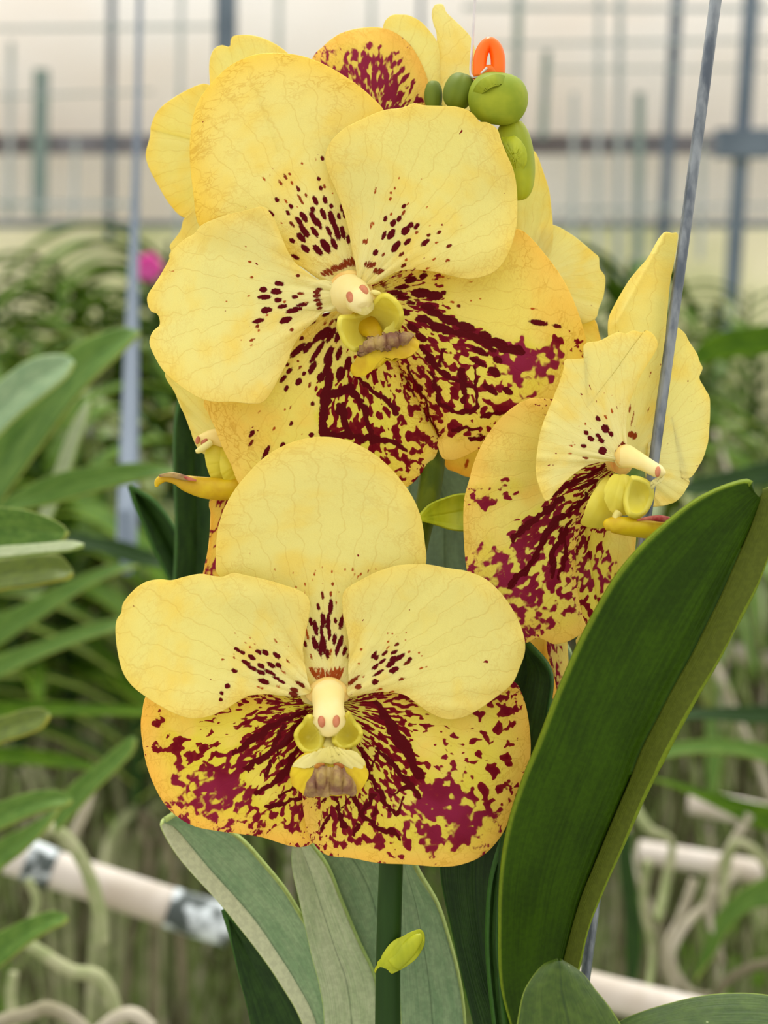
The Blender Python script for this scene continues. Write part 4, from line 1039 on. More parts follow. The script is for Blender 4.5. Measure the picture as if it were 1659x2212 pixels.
petal('lower_sepal', f2, [(716, 1560), (712, 1512), (770, 1490), (840, 1480), (920, 1480), (1010, 1478), (1080, 1470), (1112, 1474), (1126, 1497), (1137, 1532), (1144, 1581), (1145, 1631), (1137, 1668), (1117, 1716), (1101, 1764), (1081, 1806), (1044, 1846), (995, 1867), (945, 1871), (879, 1866),
                          (816, 1863), (763, 1853), (704, 1845), (675, 1816), (661, 1780), (653, 1711), (662, 1650), (695, 1600)], C2, w0=W2 + 12, tilt=(.03, .03), cup=6, edge=12, ruffle=3, center=(900, 1670),
      strokes=[ZC(s) for s in ([(560, 960, 40), (640, 1100, 60), (720, 1230, 76), (780, 1320, 70), (830, 1430, 56)], [(450, 1260, 26), (510, 1450, 36), (610, 1600, 34), (690, 1690, 26)], [(560, 1250, 26), (650, 1350, 44), (740, 1460, 50), (830, 1560, 36)],
                                [(280, 1570, 18), (320, 1680, 34), (335, 1770, 34)], [(390, 1560, 24), (470, 1700, 32), (590, 1780, 36), (700, 1830, 28)], [(560, 1270, 20), (480, 1460, 20)], [(380, 1560, 16), (330, 1640, 18)], [(530, 1560, 26), (460, 1680, 26)], [(560, 1650, 22), (530, 1700, 20)],
                                [(440, 1740, 26), (400, 1830, 26)], [(240, 1570, 16), (200, 1610, 16)], [(250, 1690, 16), (200, 1780, 26)], [(720, 1580, 16), (700, 1680, 20)], [(640, 1560, 12), (770, 1500, 30)])],
      den=ZC([(560, 950, .6), (650, 1000, .6), (450, 1050, .5), (750, 980, .42), (850, 1000, .42), (830, 900, .4), (950, 1070, .2), (1000, 1150, .2), (1340, 950, .5), (1250, 1030, .3), (1380, 1080, .5), (1150, 1100, .1), (650, 1200, .6), (740, 1320, .62), (830, 1420, .6), (600, 1150, .56),
              (500, 1250, .34), (620, 1300, .56), (680, 1400, .5), (560, 1450, .46), (450, 1400, .42), (900, 1370, .25), (880, 1250, -.1), (950, 1250, .15), (1030, 1260, .32), (1020, 1400, .22), (1100, 1300, .1), (1200, 1300, .46), (1250, 1400, .4), (1350, 1380, .42), (1430, 1200, .3),
              (1450, 1400, .25), (1200, 1480, .45), (950, 1560, .95), (1050, 1650, .9), (900, 1640, .86), (740, 1600, .15), (700, 1600, .3), (750, 1720, .42), (660, 1670, .3), (600, 1600, .45), (850, 1760, .5), (1000, 1780, .66), (1150, 1760, .64), (1280, 1700, .45), (1400, 1650, .25), (1200, 1850, .52),
              (1050, 1900, .46), (900, 1880, .48), (750, 1880, .48), (600, 1800, .46), (600, 1870, .46), (450, 1850, .46), (400, 1700, .4), (300, 1700, .42), (250, 1800, .4), (200, 1650, .4), (330, 1850, .36), (150, 1600, .4), (300, 1600, .42), (480, 1650, .45), (550, 1930, .2), (400, 1930, .05),
              (800, 1970, .05), (1100, 1980, .05), (1300, 1880, .2), (1000, 1960, .1), (130, 1720, .2), (1500, 1100, .1), (1500, 1300, .1)]),
      pur=ZC([(950, 1540, .5), (1050, 1650, .95), (900, 1650, .9), (1000, 1780, .7), (1150, 1760, .7), (850, 1760, .6), (750, 1900, .25), (1100, 1900, .4), (600, 1300, 0), (700, 1100, 0), (1300, 1300, 0), (400, 1700, .15), (780, 1400, 0), (1250, 1500, .1)]),
      rim=.75, rimw=.2, gold=.12, pale=.12, lime=.6, net=.7, mat=M_SEPAL, n=320, m=96, label='lower sepal blotched maroon with a purple smear')
petal('petal', f2, [(672, 1496), (668, 1480), (663, 1462), (657, 1430), (654, 1398), (658, 1375), (666, 1335), (669, 1302), (660, 1284), (645, 1275), (620, 1266), (595, 1258), (565, 1250), (533, 1243), (505, 1238), (482, 1246), (458, 1244), (434, 1240), (400, 1246), (370, 1254), (345, 1252), (319, 1256),
                    (303, 1264), (290, 1274), (275, 1290), (265, 1306), (262, 1324), (253, 1338), (250, 1362), (254, 1405), (265, 1449), (285, 1480), (313, 1503), (342, 1522), (372, 1538), (400, 1548), (425, 1551), (455, 1545), (485, 1532), (511, 1516), (530, 1505), (548, 1500),
                    (585, 1499), (626, 1503), (650, 1502)], C2, w0=W2 - 18, tilt=(.04, .02), cup=-12, edge=10, ruffle=4, center=(450, 1395),
      spots=S7([(885, 635, 56, 26), (920, 655, 50, 24), (983, 688, 60, 34), (1030, 650, 50, 30), (1075, 655, 60, 34), (1150, 675, 66, 34), (1115, 740, 70, 32), (1165, 740, 50, 32), (1200, 785, 50, 15), (945, 725, 70, 32), (985, 760, 90, 30), (1045, 790, 70, 32), (1045, 745, 60, 34),
                (1105, 790, 90, 28), (1150, 830, 70, 26), (1185, 855, 60, 26), (1065, 850, 84, 34), (1162, 882, 34, 15), (1040, 892, 44, 15), (865, 778, 50, 28), (785, 703, 22, 17), (866, 690, 20, 16), (862, 665, 14, 11), (975, 620, 34, 14), (942, 588, 18, 12), (1005, 600, 20, 14),
                (970, 556, 18, 13), (870, 523, 16, 11), (890, 550, 12, 9), (1142, 575, 34, 16), (1226, 617, 16, 13), (1226, 713, 34, 18), (818, 882, 40, 36), (778, 930, 30, 30), (773, 970, 28, 28)]) + S7([(1300, 860, 50, 30), (1320, 875, 56, 34), (1270, 910, 60, 36), (1265, 935, 70, 30)], .7),
      rim=.4, rimw=.14, gold=.02, pale=.35, net=.28, bumps=[(560, 1290, 90, 30, -8)], n=320, m=80)
petal('petal', f2, [(752, 1502), (753, 1468), (754, 1406), (749, 1356), (741, 1325), (740, 1288), (748, 1272), (765, 1261), (790, 1247), (812, 1236), (838, 1227), (862, 1221), (890, 1219), (918, 1219), (940, 1222), (962, 1226), (985, 1230), (1008, 1234), (1050, 1252), (1085, 1285), (1112, 1325), (1128, 1362), (1134, 1390),
                    (1132, 1415), (1122, 1442), (1111, 1469), (1096, 1486), (1078, 1500), (1052, 1520), (1028, 1535), (995, 1550), (962, 1552), (928, 1538), (895, 1515), (869, 1499), (829, 1493), (790, 1497)], C2, w0=W2 - 20, tilt=(-.04, .02), cup=-12, edge=10, ruffle=4, center=(935, 1385),
      spots=S8([(627, 503, 18, 13), (656, 510, 16, 12), (632, 557, 24, 15), (683, 530, 14, 10), (740, 553, 18, 13), (688, 577, 34, 22), (628, 597, 28, 13), (456, 612, 20, 16), (545, 635, 40, 24), (530, 655, 46, 26), (552, 665, 44, 24), (605, 637, 50, 24), (668, 630, 56, 28),
                (765, 628, 22, 15), (700, 665, 90, 34), (660, 675, 60, 36), (645, 705, 70, 38), (590, 690, 60, 26), (545, 725, 66, 30), (665, 745, 70, 40), (770, 675, 40, 26), (750, 700, 60, 22), (565, 765, 80, 28), (470, 787, 30, 16), (543, 822, 50, 34), (717, 803, 44, 20),
                (843, 735, 28, 14), (878, 724, 18, 10), (832, 632, 18, 11), (845, 653, 14, 10), (572, 867, 40, 13), (655, 881, 34, 10), (435, 703, 16, 13), (745, 500, 10, 9)]) + S8([(378, 825, 60, 20), (392, 815, 90, 20), (408, 810, 90, 20), (435, 855, 50, 36)], .55),
      rim=.4, rimw=.14, gold=.02, pale=.32, net=.3, n=320, m=80)
loft('column', [(709, 1488, W2 + 10, 30), (709, 1498, W2 - 8, 36), (709, 1512, W2 - 24, 35), (710, 1530, W2 - 40, 33.5), (711, 1548, W2 - 52, 36), (711, 1562, W2 - 60, 35), (710, 1576, W2 - 62, 24), (709, 1584, W2 - 62, 15), (709, 1589, W2 - 60, 7)], M_COLUMN, f2, seg=32, n=60, squash=.85, label='cream column with two brown anthers')
loft('collar', [(672, 1512, W2 + 4, 14), (685, 1496, W2 + 2, 22), (709, 1486, W2 + 2, 24), (733, 1496, W2 + 2, 22), (746, 1512, W2 + 4, 14)], M_COLLAR, f2, seg=20, n=30)
blob('anther', 694.5, 1559, W2 - 84, 8, 13, 9, M_ANTHER, f2, ang=-.12, label='brown anther')
blob('anther', 726.5, 1558, W2 - 84, 8, 13.5, 9, M_ANTHER, f2, ang=.12, label='brown anther')
ZD = lambda p: Z(600, 1420, 6.914, p)
petal('rostellum', f2, ZD([(600, 1040), (700, 1060), (820, 1060), (930, 1000), (900, 1090), (855, 1150), (790, 1165), (700, 1165), (645, 1130), (610, 1080)]), (710, 1560), w0=W2 - 64, cup=14, ruffle=1, mat=M_LIPPALE, n=60, m=14, thick=.0008)
petal('lip_side_lobe', f2, ZD([(500, 890), (430, 900), (385, 985), (310, 1070), (272, 1150), (285, 1230), (330, 1320), (400, 1390), (480, 1415), (560, 1405), (625, 1365), (655, 1270), (665, 1180), (625, 1090), (560, 1010)]), (710, 1560), w0=W2 - 10, tilt=(-.2, 0), cup=-34, edge=-8, ruffle=1, mat=M_LIPLOBE, n=120, m=30, thick=.001,
      spots=ZS(600, 1420, 6.914, [(425, 1100, 20, 60), (500, 1120, 20, 50), (560, 1170, 26, 60), (500, 1280, 40, 90), (600, 1270, 50, 40), (620, 1200, 24, 40)], .5), label='lime side lobe of the lip')
petal('lip_side_lobe', f2, ZD([(1010, 920), (1055, 830), (1100, 900), (1150, 985), (1220, 1060), (1243, 1130), (1225, 1190), (1190, 1255), (1090, 1325), (960, 1355), (890, 1310), (845, 1250), (850, 1160), (900, 1080), (960, 1000)]), (710, 1560), w0=W2 - 10, tilt=(.2, 0), cup=-34, edge=-8, ruffle=1, mat=M_LIPLOBE, n=120, m=30, thick=.001,
      label='lime side lobe of the lip')
loft('lip_neck', [(710, 1585, W2 - 20, 14), (710, 1602, W2 - 40, 13), (711, 1618, W2 - 56, 16), (713, 1634, W2 - 62, 30)], M_LIPPALE, f2, seg=20, squash=.6)
petal('lip_lobe', f2, ZD([(660, 1370), (560, 1415), (450, 1440), (370, 1480), (290, 1545), (240, 1600), (205, 1680), (203, 1760), (220, 1860), (260, 1930), (330, 1980), (390, 2030), (450, 2060), (560, 2070), (660, 2062), (735, 2078), (800, 2050), (900, 2055), (1000, 2045), (1110, 2062), (1160, 2030), (1210, 1990),
                             (1290, 1880), (1325, 1790), (1335, 1700), (1305, 1600), (1255, 1510), (1180, 1430), (1080, 1390), (960, 1370), (860, 1350), (750, 1350)]), (711, 1600), w0=W2 - 72, tilt=(0, -.12), cup=14, ruffle=2, mat=M_LIPMID, n=180, m=40, thick=.0012, center=(710, 1662), label='broad yellow front lobe of the lip')
petal('lip_shoulder', f2, ZD([(670, 1360), (560, 1415), (450, 1440), (370, 1480), (290, 1545), (230, 1625), (300, 1640), (400, 1650), (500, 1640), (560, 1590), (660, 1565), (800, 1580), (900, 1560), (1000, 1590), (1100, 1650), (1200, 1680), (1318, 1690), (1300, 1600), (1255, 1510), (1180, 1430), (1080, 1390), (960, 1372), (860, 1350), (750, 1340)]),
      (711, 1600), w0=W2 - 78, cup=8, ruffle=1, mat=M_LIPPALE, n=150, m=24, thick=.001, center=(711, 1636))
petal('lip_callus', f2, ZD([(620, 1620), (560, 1700), (500, 1790), (440, 1890), (400, 1990), (410, 2040), (520, 2066), (650, 2050), (735, 2074), (790, 2040), (880, 2050), (1000, 2036), (1110, 2056), (1155, 2010), (1150, 1920), (1090, 1830), (1010, 1750), (960, 1650), (880, 1620), (780, 1650), (700, 1630)]),
      (711, 1600), w0=W2 - 88, cup=8, ruffle=4, mat=M_CALLUS, n=160, m=34, thick=.0012, center=(711, 1685), bumps=[(694, 1682, 6, 20, -16), (729, 1680, 6, 20, -16), (673, 1697, 7, 14, -13), (750, 1694, 8, 16, -13), (712, 1700, 4, 18, 14), (684, 1700, 3, 16, 8), (739, 1700, 3, 16, 8)], label='mauve-brown ridged crest')
for (a, b, ww) in [(690, 1655, 12), (732, 1655, 12)]:
    blob('lip_mark', a, b - 1, W2 - 89, ww, 6, 2, M_DARKMARK, f2, ang=.2 if a > 710 else -.2)

# ---- right-hand flower, turned to the side
f3 = flower('flower', [(925, 1112, 55, 9), (1000, 1112, 55, 9), (1200, 1060, 40, 11), (1310, 1005, 0, 16), (1345, 1000, -50, 26)], M_COLLAR, 'right-hand flower turned sideways beside the rod')
C3 = (1350, 995)
ZE = lambda p: Z(980, 480, 2.86, p)
ZF = lambda p: Z(860, 980, 2.676, p)
S5 = lambda p, tone=None: ZS(980, 480, 2.86, p, tone)
petal('dorsal_sepal', f3, [(1402, 1010), (1370, 1010), (1344, 980), (1336, 900), (1330, 830), (1322, 770), (1315, 725), (1316, 688), (1330, 655), (1357, 608), (1378, 582), (1399, 558), (1415, 530), (1427, 511), (1438, 502), (1450, 504), (1461, 503), (1463, 516), (1455, 567), (1446, 613), (1440, 676), (1436, 730), (1432, 850), (1420, 950)], C3,
      w0=10, tilt=(.5, .06), cup=8, ruffle=6, center=(1395, 720), spots=S5([(1085, 1150, 60, 14), (1105, 1200, 60, 12), (1095, 1240, 50, 12), (1212, 940, 36, 8), (1198, 1160, 44, 8), (1090, 1310, 44, 40), (1115, 1320, 50, 30)], .45), rim=.3, gold=.03, pale=.3, net=.15,
      creases=[(1438, 505, 1330, 700, 14, -14)], n=240, m=60)
petal('petal', f3, [(1395, 1035), (1400, 950), (1412, 850), (1432, 760), (1450, 715), (1462, 707), (1480, 721), (1487, 736), (1504, 763), (1511, 782), (1517, 796), (1510, 816), (1522, 840), (1532, 861), (1533, 900), (1525, 970), (1497, 1026), (1478, 1034), (1470, 1032), (1484, 1040), (1488, 1046), (1470, 1074), (1449, 1088), (1417, 1094), (1402, 1086)], C3,
      w0=70, tilt=(.3, 0), cup=-8, ruffle=5, center=(1450, 900), rim=.3, pale=.4, net=.2, n=260, m=60)
petal('lower_sepal', f3, ZF([(1030, 480), (1060, 400), (1120, 400), (1200, 415), (1300, 440), (1365, 460), (1372, 520), (1360, 600), (1340, 720), (1290, 860), (1200, 980), (1120, 1040), (1085, 1035), (1055, 960), (1035, 860), (1022, 740), (1022, 600)]), C3, w0=20, tilt=(.35, 0), cup=4, ruffle=4,
      den=ZF([(1080, 500, .56), (1100, 600, .5), (1150, 520, .45), (1200, 600, .42), (1150, 700, .45), (1250, 560, .1), (1100, 850, .45), (1200, 720, .45), (1310, 500, -.1), (1330, 600, 0), (1250, 800, .2), (1060, 700, .5)]), rim=.4, gold=.08, pale=.25, lime=.5, net=.3, mat=M_SEPAL,
      pur=ZF([(1080, 500, .0), (1200, 700, .7), (1100, 900, .1)]), creases=[(1262, 1140, 1290, 1300, 8, 10)], n=200, m=60, label='far half of the folded lower sepals')
petal('lower_sepal', f3, [(1340, 1010), (1300, 960), (1250, 905), (1205, 868), (1180, 862), (1148, 861), (1120, 872), (1092, 893), (1064, 924), (1043, 956), (1025, 997), (1013, 1039), (1004, 1071), (1001, 1105), (1001, 1141), (1004, 1189), (1009, 1234), (1021, 1275), (1040, 1318), (1069, 1357), (1103, 1381), (1133, 1388),
                          (1150, 1382), (1163, 1378), (1182, 1385), (1198, 1391), (1226, 1385), (1250, 1372), (1266, 1360), (1258, 1335), (1250, 1300), (1242, 1250), (1241, 1200), (1247, 1160), (1257, 1120), (1273, 1077), (1301, 1044)], C3, w0=-50, tilt=(.25, .02), cup=-10, edge=14, ruffle=4, center=(1150, 1130),
      strokes=[ZF(s) for s in ([(1200, 60, 16), (1130, 100, 34), (980, 180, 36), (900, 240, 30)], [(1140, 150, 30), (1060, 200, 36)], [(960, 260, 44), (850, 330, 44), (740, 420, 44), (660, 500, 36)], [(1090, 240, 26), (1040, 300, 36), (920, 380, 40), (850, 480, 44), (800, 580, 40), (700, 700, 40), (640, 760, 40)],
                                [(1000, 380, 22), (900, 560, 36), (880, 720, 30)], [(940, 420, 20), (960, 560, 24), (930, 720, 24)])],
      den=ZF([(1130, 90, .5), (1000, 180, .5), (1080, 190, .4), (950, 260, .55), (1050, 280, .5), (850, 330, .56), (900, 380, .6), (1000, 400, .5), (750, 420, .56), (830, 450, .6), (950, 500, .55), (700, 520, .56), (800, 550, .6), (620, 600, .55), (700, 650, .5), (850, 650, .52), (950, 650, .5),
              (550, 680, .56), (640, 740, .85), (600, 800, .6), (500, 850, .5), (700, 850, .5), (800, 850, .46), (900, 850, .45), (980, 800, .36), (600, 930, .56), (700, 980, .46), (800, 950, .5), (900, 980, .42), (1000, 950, .35), (1040, 1010, .1), (480, 1000, .1), (600, 1050, .1), (900, 1060, .05),
              (430, 780, .35), (500, 570, .5), (480, 620, .42), (430, 500, 0), (600, 400, -.1), (700, 300, -.1), (800, 250, -.1), (510, 285, .6), (470, 240, .45), (600, 220, .3), (520, 150, .1), (640, 210, .4), (450, 350, 0), (600, 500, .05), (650, 440, .2), (560, 60, -.2), (700, 60, -.2), (420, 120, -.1), (560, 330, 0), (1020, 600, .5)]),
      pur=ZF([(640, 740, .9), (550, 850, .8), (700, 950, .7), (800, 700, .5), (900, 400, .2), (1000, 200, 0), (950, 800, .4)]),
      rim=.6, rimw=.2, gold=.06, pale=.25, lime=.45, net=.6, mat=M_SEPAL, fine=.2, bumps=[(1170, 1060, 40, 60, 14)], n=320, m=90, label='near lower sepal with a maroon network')
petal('petal', f3, ZE([(1255, 740), (1230, 690), (1190, 668), (1170, 682), (1110, 670), (1060, 690), (1020, 680), (960, 705), (900, 735), (825, 745), (805, 768), (826, 808), (805, 838), (750, 845), (690, 850), (682, 890), (665, 960), (640, 1030), (590, 1150), (540, 1280), (512, 1440), (508, 1550), (530, 1640), (572, 1722),
                       (640, 1650), (750, 1550), (850, 1492), (950, 1476), (1010, 1478), (1042, 1440), (1065, 1390), (1060, 1250), (1080, 1120), (1120, 1020), (1150, 950), (1210, 850), (1250, 780)]), C3, w0=-110, tilt=(.22, .02), cup=-12, edge=8, ruffle=5, center=(1268, 880),
      spots=S5([(889, 1213, 42, 26), (937, 1203, 28, 16), (975, 1165, 30, 15), (811, 1245, 18, 16), (935, 1275, 60, 50), (960, 1300, 30, 20), (970, 1310, 40, 30), (890, 1320, 40, 26), (908, 1345, 56, 30), (816, 1300, 36, 28), (845, 1338, 46, 38), (802, 1383, 38, 28), (918, 1413, 54, 52), (720, 1380, 24, 15),
                (715, 1428, 28, 11), (812, 1457, 42, 20), (770, 1262, 9, 9), (842, 1275, 10, 10), (928, 1056, 10, 10), (975, 1070, 9, 9), (852, 1108, 9, 9), (1030, 1122, 9, 9), (735, 1360, 12, 9), (745, 1375, 12, 9)]) + S5([(1045, 1375, 40, 34), (1025, 1390, 36, 20), (1015, 1425, 46, 26), (1030, 1410, 30, 20)], .6),
      rim=.4, rimw=.14, pale=.45, net=.25, n=320, m=80)
ZG = lambda p: Z(1220, 900, 6.636, p)
loft('column', [(1340, 988, -80, 24), (1352, 986, -90, 26), (1372, 992, -104, 20), (1393, 1002, -112, 16.5), (1410, 1012, -116, 15.5), (1424, 1019, -118, 14), (1433, 1023, -118, 8), (1436, 1025, -118, 3)], M_COLUMN, f3, seg=28, n=60, label='cream column seen from the side')
loft('collar', [(1346, 966, -92, 10), (1341, 985, -96, 15), (1343, 1003, -92, 10)], M_COLLAR, f3, seg=16, n=24)
petal('rostellum', f3, ZG([(1190, 1035), (1230, 960), (1280, 900), (1350, 890), (1400, 860), (1380, 930), (1310, 980), (1240, 1035)]), (1400, 1030), w0=-120, cup=4, ruffle=.5, mat=M_LIPPALE, n=60, m=12, thick=.001)
blob('anther', 1421, 1019, -132, 6, 12, 5, M_ANTHER, f3, ang=.1, label='brown anther')
petal('lip_spur', f3, ZG([(620, 875), (545, 915), (460, 1010), (370, 1170), (290, 1380), (240, 1500), (330, 1555), (450, 1575), (560, 1565), (680, 1520), (760, 1440), (740, 1340), (680, 1200), (640, 1050)]), C3, w0=-82, tilt=(.3, 0), cup=26, ruffle=1, mat=M_LIPLOBE, n=100, m=26, thick=.0012, label='yellow spur of the lip')
petal('lip_side_lobe', f3, ZG([(960, 890), (1000, 880), (1060, 890), (1130, 915), (1190, 955), (1240, 1030), (1248, 1120), (1220, 1230), (1170, 1330), (1110, 1395), (1020, 1425), (930, 1395), (890, 1320), (870, 1200), (900, 1050)]), C3, w0=-96, tilt=(.2, 0), cup=-22, edge=-6, ruffle=1, mat=M_LIPLOBE, n=110, m=28, thick=.0012, label='lime side lobe of the lip')
petal('lip_side_lobe', f3, ZG([(690, 850), (780, 852), (870, 850), (930, 895), (955, 960), (955, 1040), (930, 1130), (895, 1230), (890, 1320), (905, 1385), (800, 1392), (700, 1365), (620, 1290), (580, 1180), (580, 1060), (620, 930)]), C3, w0=-112, tilt=(.1, 0), cup=10, ruffle=1, mat=M_LIPLOBE, n=120, m=28, thick=.0012, label='lime side lobe of the lip')
loft('lip_lobe', [(1306, 1140, -112, 8), (1318, 1134, -114, 16), (1345, 1136, -116, 20), (1385, 1140, -112, 22), (1420, 1142, -100, 24), (1450, 1146, -90, 22), (1480, 1160, -84, 8)], M_LIPMID, f3, seg=24, n=50, squash=.8, label='yellow front lobe of the lip pointing away')
loft('lip_mark', [(1376, 1124, -128, 1.5), (1400, 1120, -132, 4.5), (1425, 1120, -130, 7), (1446, 1122, -118, 6)], M_STRIPE, f3, seg=12, squash=.5)
loft('lip_neck', [(1330, 1126, -118, 7), (1330, 1116, -114, 8), (1336, 1108, -110, 10)], M_LIPPALE, f3, seg=12)

# ---- flowers behind
f4 = flower('flower', [(950, 520, 120, 9), (800, 380, 190, 9), (620, 320, 230, 10), (560, 320, 240, 22)], M_PEDICEL, 'upper left flower seen from behind')
C4 = (560, 330)
petal('petal', f4, [(540, 320), (520, 250), (500, 205), (455, 184), (432, 183), (391, 202), (344, 236), (327, 270), (324, 297), (315, 331), (320, 358), (340, 398), (367, 442), (398, 470), (450, 470), (510, 420)], C4, w0=200, tilt=(.1, 0), cup=10, ruffle=5, rim=.5, gold=.08, pale=.2, net=.1, creases=[(325, 280, 480, 320, 12, 14)], n=160, m=40)
petal('petal', f4, [(545, 300), (500, 250), (460, 200), (453, 172), (453, 135), (462, 108), (479, 98), (496, 101), (499, 84), (509, 77), (543, 77), (577, 87), (620, 114), (660, 160), (640, 230), (590, 290)], C4, w0=180, tilt=(0, .1), cup=10, ruffle=5, rim=.4, gold=.02, pale=.3, net=.1, n=160, m=40)
petal('petal', f4, [(560, 400), (480, 420), (420, 455), (398, 473), (391, 497), (379, 515), (367, 531), (370, 543), (366, 556), (380, 590), (430, 610), (500, 560), (560, 470)], C4, w0=190, ruffle=4, rim=.3, pale=.5, net=.1, n=140, m=36)
f5 = flower('flower', [(915, 1150, 60, 9), (800, 1080, 120, 9), (620, 1020, 150, 10), (560, 1000, 130, 20)], M_PEDICEL, 'left flower seen in profile behind the upper flower')
C5 = (530, 990)
petal('dorsal_sepal', f5, [(357, 808), (362, 824), (372, 838), (384, 862), (398, 895), (414, 936), (424, 962), (450, 985), (500, 985), (540, 930), (520, 850), (450, 800), (390, 790), (365, 797)], C5, w0=110, tilt=(.1, 0), ruffle=4, rim=.35, rimw=.12, gold=.02, pale=.35, net=.1, n=150, m=40)
petal('lower_sepal', f5, [(456, 1078), (455, 1110), (454, 1150), (449, 1190), (442, 1225), (440, 1250), (470, 1262), (540, 1270), (580, 1180), (560, 1080), (510, 1050)], C5, w0=120, tilt=(.2, 0), ruffle=4, rim=.6, gold=.45, pale=.0, net=.2, mat=M_SEPAL, n=140, m=40,
      den=[(465, 1100, .1), (485, 1090, .5), (480, 1130, .4), (470, 1150, .35), (465, 1175, .4), (462, 1200, .25), (470, 1225, .7), (450, 1235, .4), (452, 1120, -.1), (448, 1180, -.1)], pur=[(460, 1150, .6), (470, 1230, 1)], label='orange sepal edge with purple spots')
loft('column', [(490, 950, 92, 20), (465, 944, 84, 18), (446, 946, 78, 14), (432, 950, 74, 9), (425, 956, 74, 3)], M_COLUMN, f5, seg=22, n=40)
blob('anther', 427, 951, 64, 5, 9, 5, M_ANTHER, f5, ang=.2, label='brown anther')
blob('anther', 441, 954, 64, 9, 4.5, 5, M_ANTHER, f5, ang=-.7, label='brown anther')
loft('pollen_tip', [(423, 976, 62, 4), (432, 972, 62, 7), (446, 962, 64, 8), (456, 955, 68, 7)], M_LIPPALE, f5, seg=14)
petal('lip_side_lobe', f5, Z(320, 790, 4.708, [(590, 870), (650, 825), (740, 815), (800, 900), (860, 1050), (820, 1140), (740, 1165), (660, 1145), (620, 1080), (590, 970)]), C5, w0=80, tilt=(.2, 0), cup=8, ruffle=1, mat=M_LIPLOBE, n=90, m=22, thick=.0011, label='lime side lobe of the lip')
petal('lip_side_lobe', f5, Z(320, 790, 4.708, [(760, 850), (820, 900), (880, 1050), (930, 1160), (900, 1210), (820, 1190), (760, 1130), (735, 1050), (735, 930)]), C5, w0=68, tilt=(.2, 0), cup=8, ruffle=1, mat=M_LIPLOBE, n=90, m=20, thick=.0011, label='lime side lobe of the lip')
loft('lip_lobe', [(337, 1052, 66, 3), (342, 1040, 66, 8), (358, 1032, 66, 9), (382, 1036, 68, 12), (405, 1045, 70, 18), (440, 1053, 72, 23), (480, 1057, 76, 24), (510, 1054, 80, 22), (540, 1048, 86, 20)], M_LIPMID, f5, seg=26, n=60, squash=.7, label='yellow boat-shaped front lobe of the lip')
loft('lip_mark', [(344, 1028, 54, 3), (372, 1026, 54, 6), (398, 1032, 54, 6), (424, 1038, 52, 2)], M_CALLUS, f5, seg=12, squash=.5)
loft('lip_mark', [(398, 1030, 48, 2), (410, 1035, 47, 4), (424, 1038, 48, 1.5)], M_STRIPE, f5, seg=10, squash=.5)

f6 = flower('flower', [(985, 400, 90, 9), (920, 320, 140, 9), (870, 280, 160, 10), (850, 250, 170, 20)], M_PEDICEL, 'topmost flower, its spotted sepal showing above the upper flower')
C6 = (800, 330)
petal('lower_sepal', f6, [(670, 240), (668, 180), (673, 135), (684, 114), (697, 103), (716, 86), (742, 71), (780, 62), (820, 61), (855, 73), (885, 98), (905, 130), (920, 165), (927, 200), (928, 240), (900, 290), (800, 320), (710, 300)], C6, w0=110, tilt=(0, -.1), cup=16, edge=12, ruffle=3,
      den=Z(740, 0, 2.9625, [(200, 500, .7), (300, 600, .8), (100, 450, .72), (150, 390, .6), (250, 370, .5), (350, 450, .5), (420, 560, .45), (450, 650, .45), (60, 380, .55), (-40, 360, .45), (-100, 350, .3), (0, 520, .72), (200, 310, .42), (80, 260, .0), (300, 290, .1), (440, 400, .1), (500, 560, .1), (200, 230, -.1), (-60, 280, .05), (530, 480, 0), (200, 650, .7), (380, 620, .6)]),
      pur=Z(740, 0, 2.9625, [(200, 500, .8), (100, 450, .9), (300, 600, .7), (400, 600, .3)]), rim=.85, rimw=.22, gold=.3, pale=0, lime=.35, net=.5, mat=M_SEPAL, fine=.2, n=200, m=60, label='spotted golden sepal')
petal('petal', f6, [(850, 210), (835, 150), (826, 90), (827, 62), (833, 44), (848, 33), (868, 32), (885, 34), (909, 47), (929, 68), (944, 90), (950, 120), (952, 170), (957, 222), (940, 260), (890, 260)], C6, w0=150, ruffle=3, rim=.2, pale=.4, net=.1, n=140, m=40)
petal('petal', f6, [(956, 235), (950, 180), (946, 120), (944, 88), (942, 66), (934, 42), (933, 26), (938, 12), (948, 9), (957, 11), (963, 26), (983, 46), (1007, 69), (1020, 88), (1030, 130), (1036, 190), (1020, 250), (980, 270)], C6, w0=165, tilt=(.3, 0), ruffle=3, rim=.1, gold=.03, pale=.7, net=.1, n=150, m=40)

f7 = flower('flower', [(960, 620, 90, 9), (1040, 620, 160, 9), (1110, 610, 190, 10), (1140, 610, 190, 20)], M_PEDICEL, 'right rear flower seen from behind')
C7 = (1130, 610)
petal('petal', f7, [(1100, 600), (1080, 500), (1080, 400), (1110, 340), (1140, 325), (1157, 331), (1175, 375), (1186, 410), (1190, 440), (1193, 485), (1190, 540), (1150, 600)], C7, w0=180, ruffle=3, rim=.4, pale=.25, net=.1, n=140, m=40)
petal('petal', f7, [(1120, 640), (1130, 560), (1160, 500), (1193, 486), (1231, 504), (1260, 527), (1282, 545), (1293, 556), (1296, 580), (1307, 599), (1304, 636), (1294, 664), (1284, 690), (1240, 700), (1170, 680)], C7, w0=190, ruffle=4, rim=.2, pale=.45, net=.1, n=160, m=40)
petal('lower_sepal', f7, [(1120, 650), (1180, 640), (1240, 650), (1284, 690), (1294, 720), (1297, 745), (1280, 790), (1220, 820), (1150, 760)], C7, w0=200, ruffle=3, rim=.4, gold=.1, pale=.1, net=.1, mat=M_SEPAL, n=140, m=40)
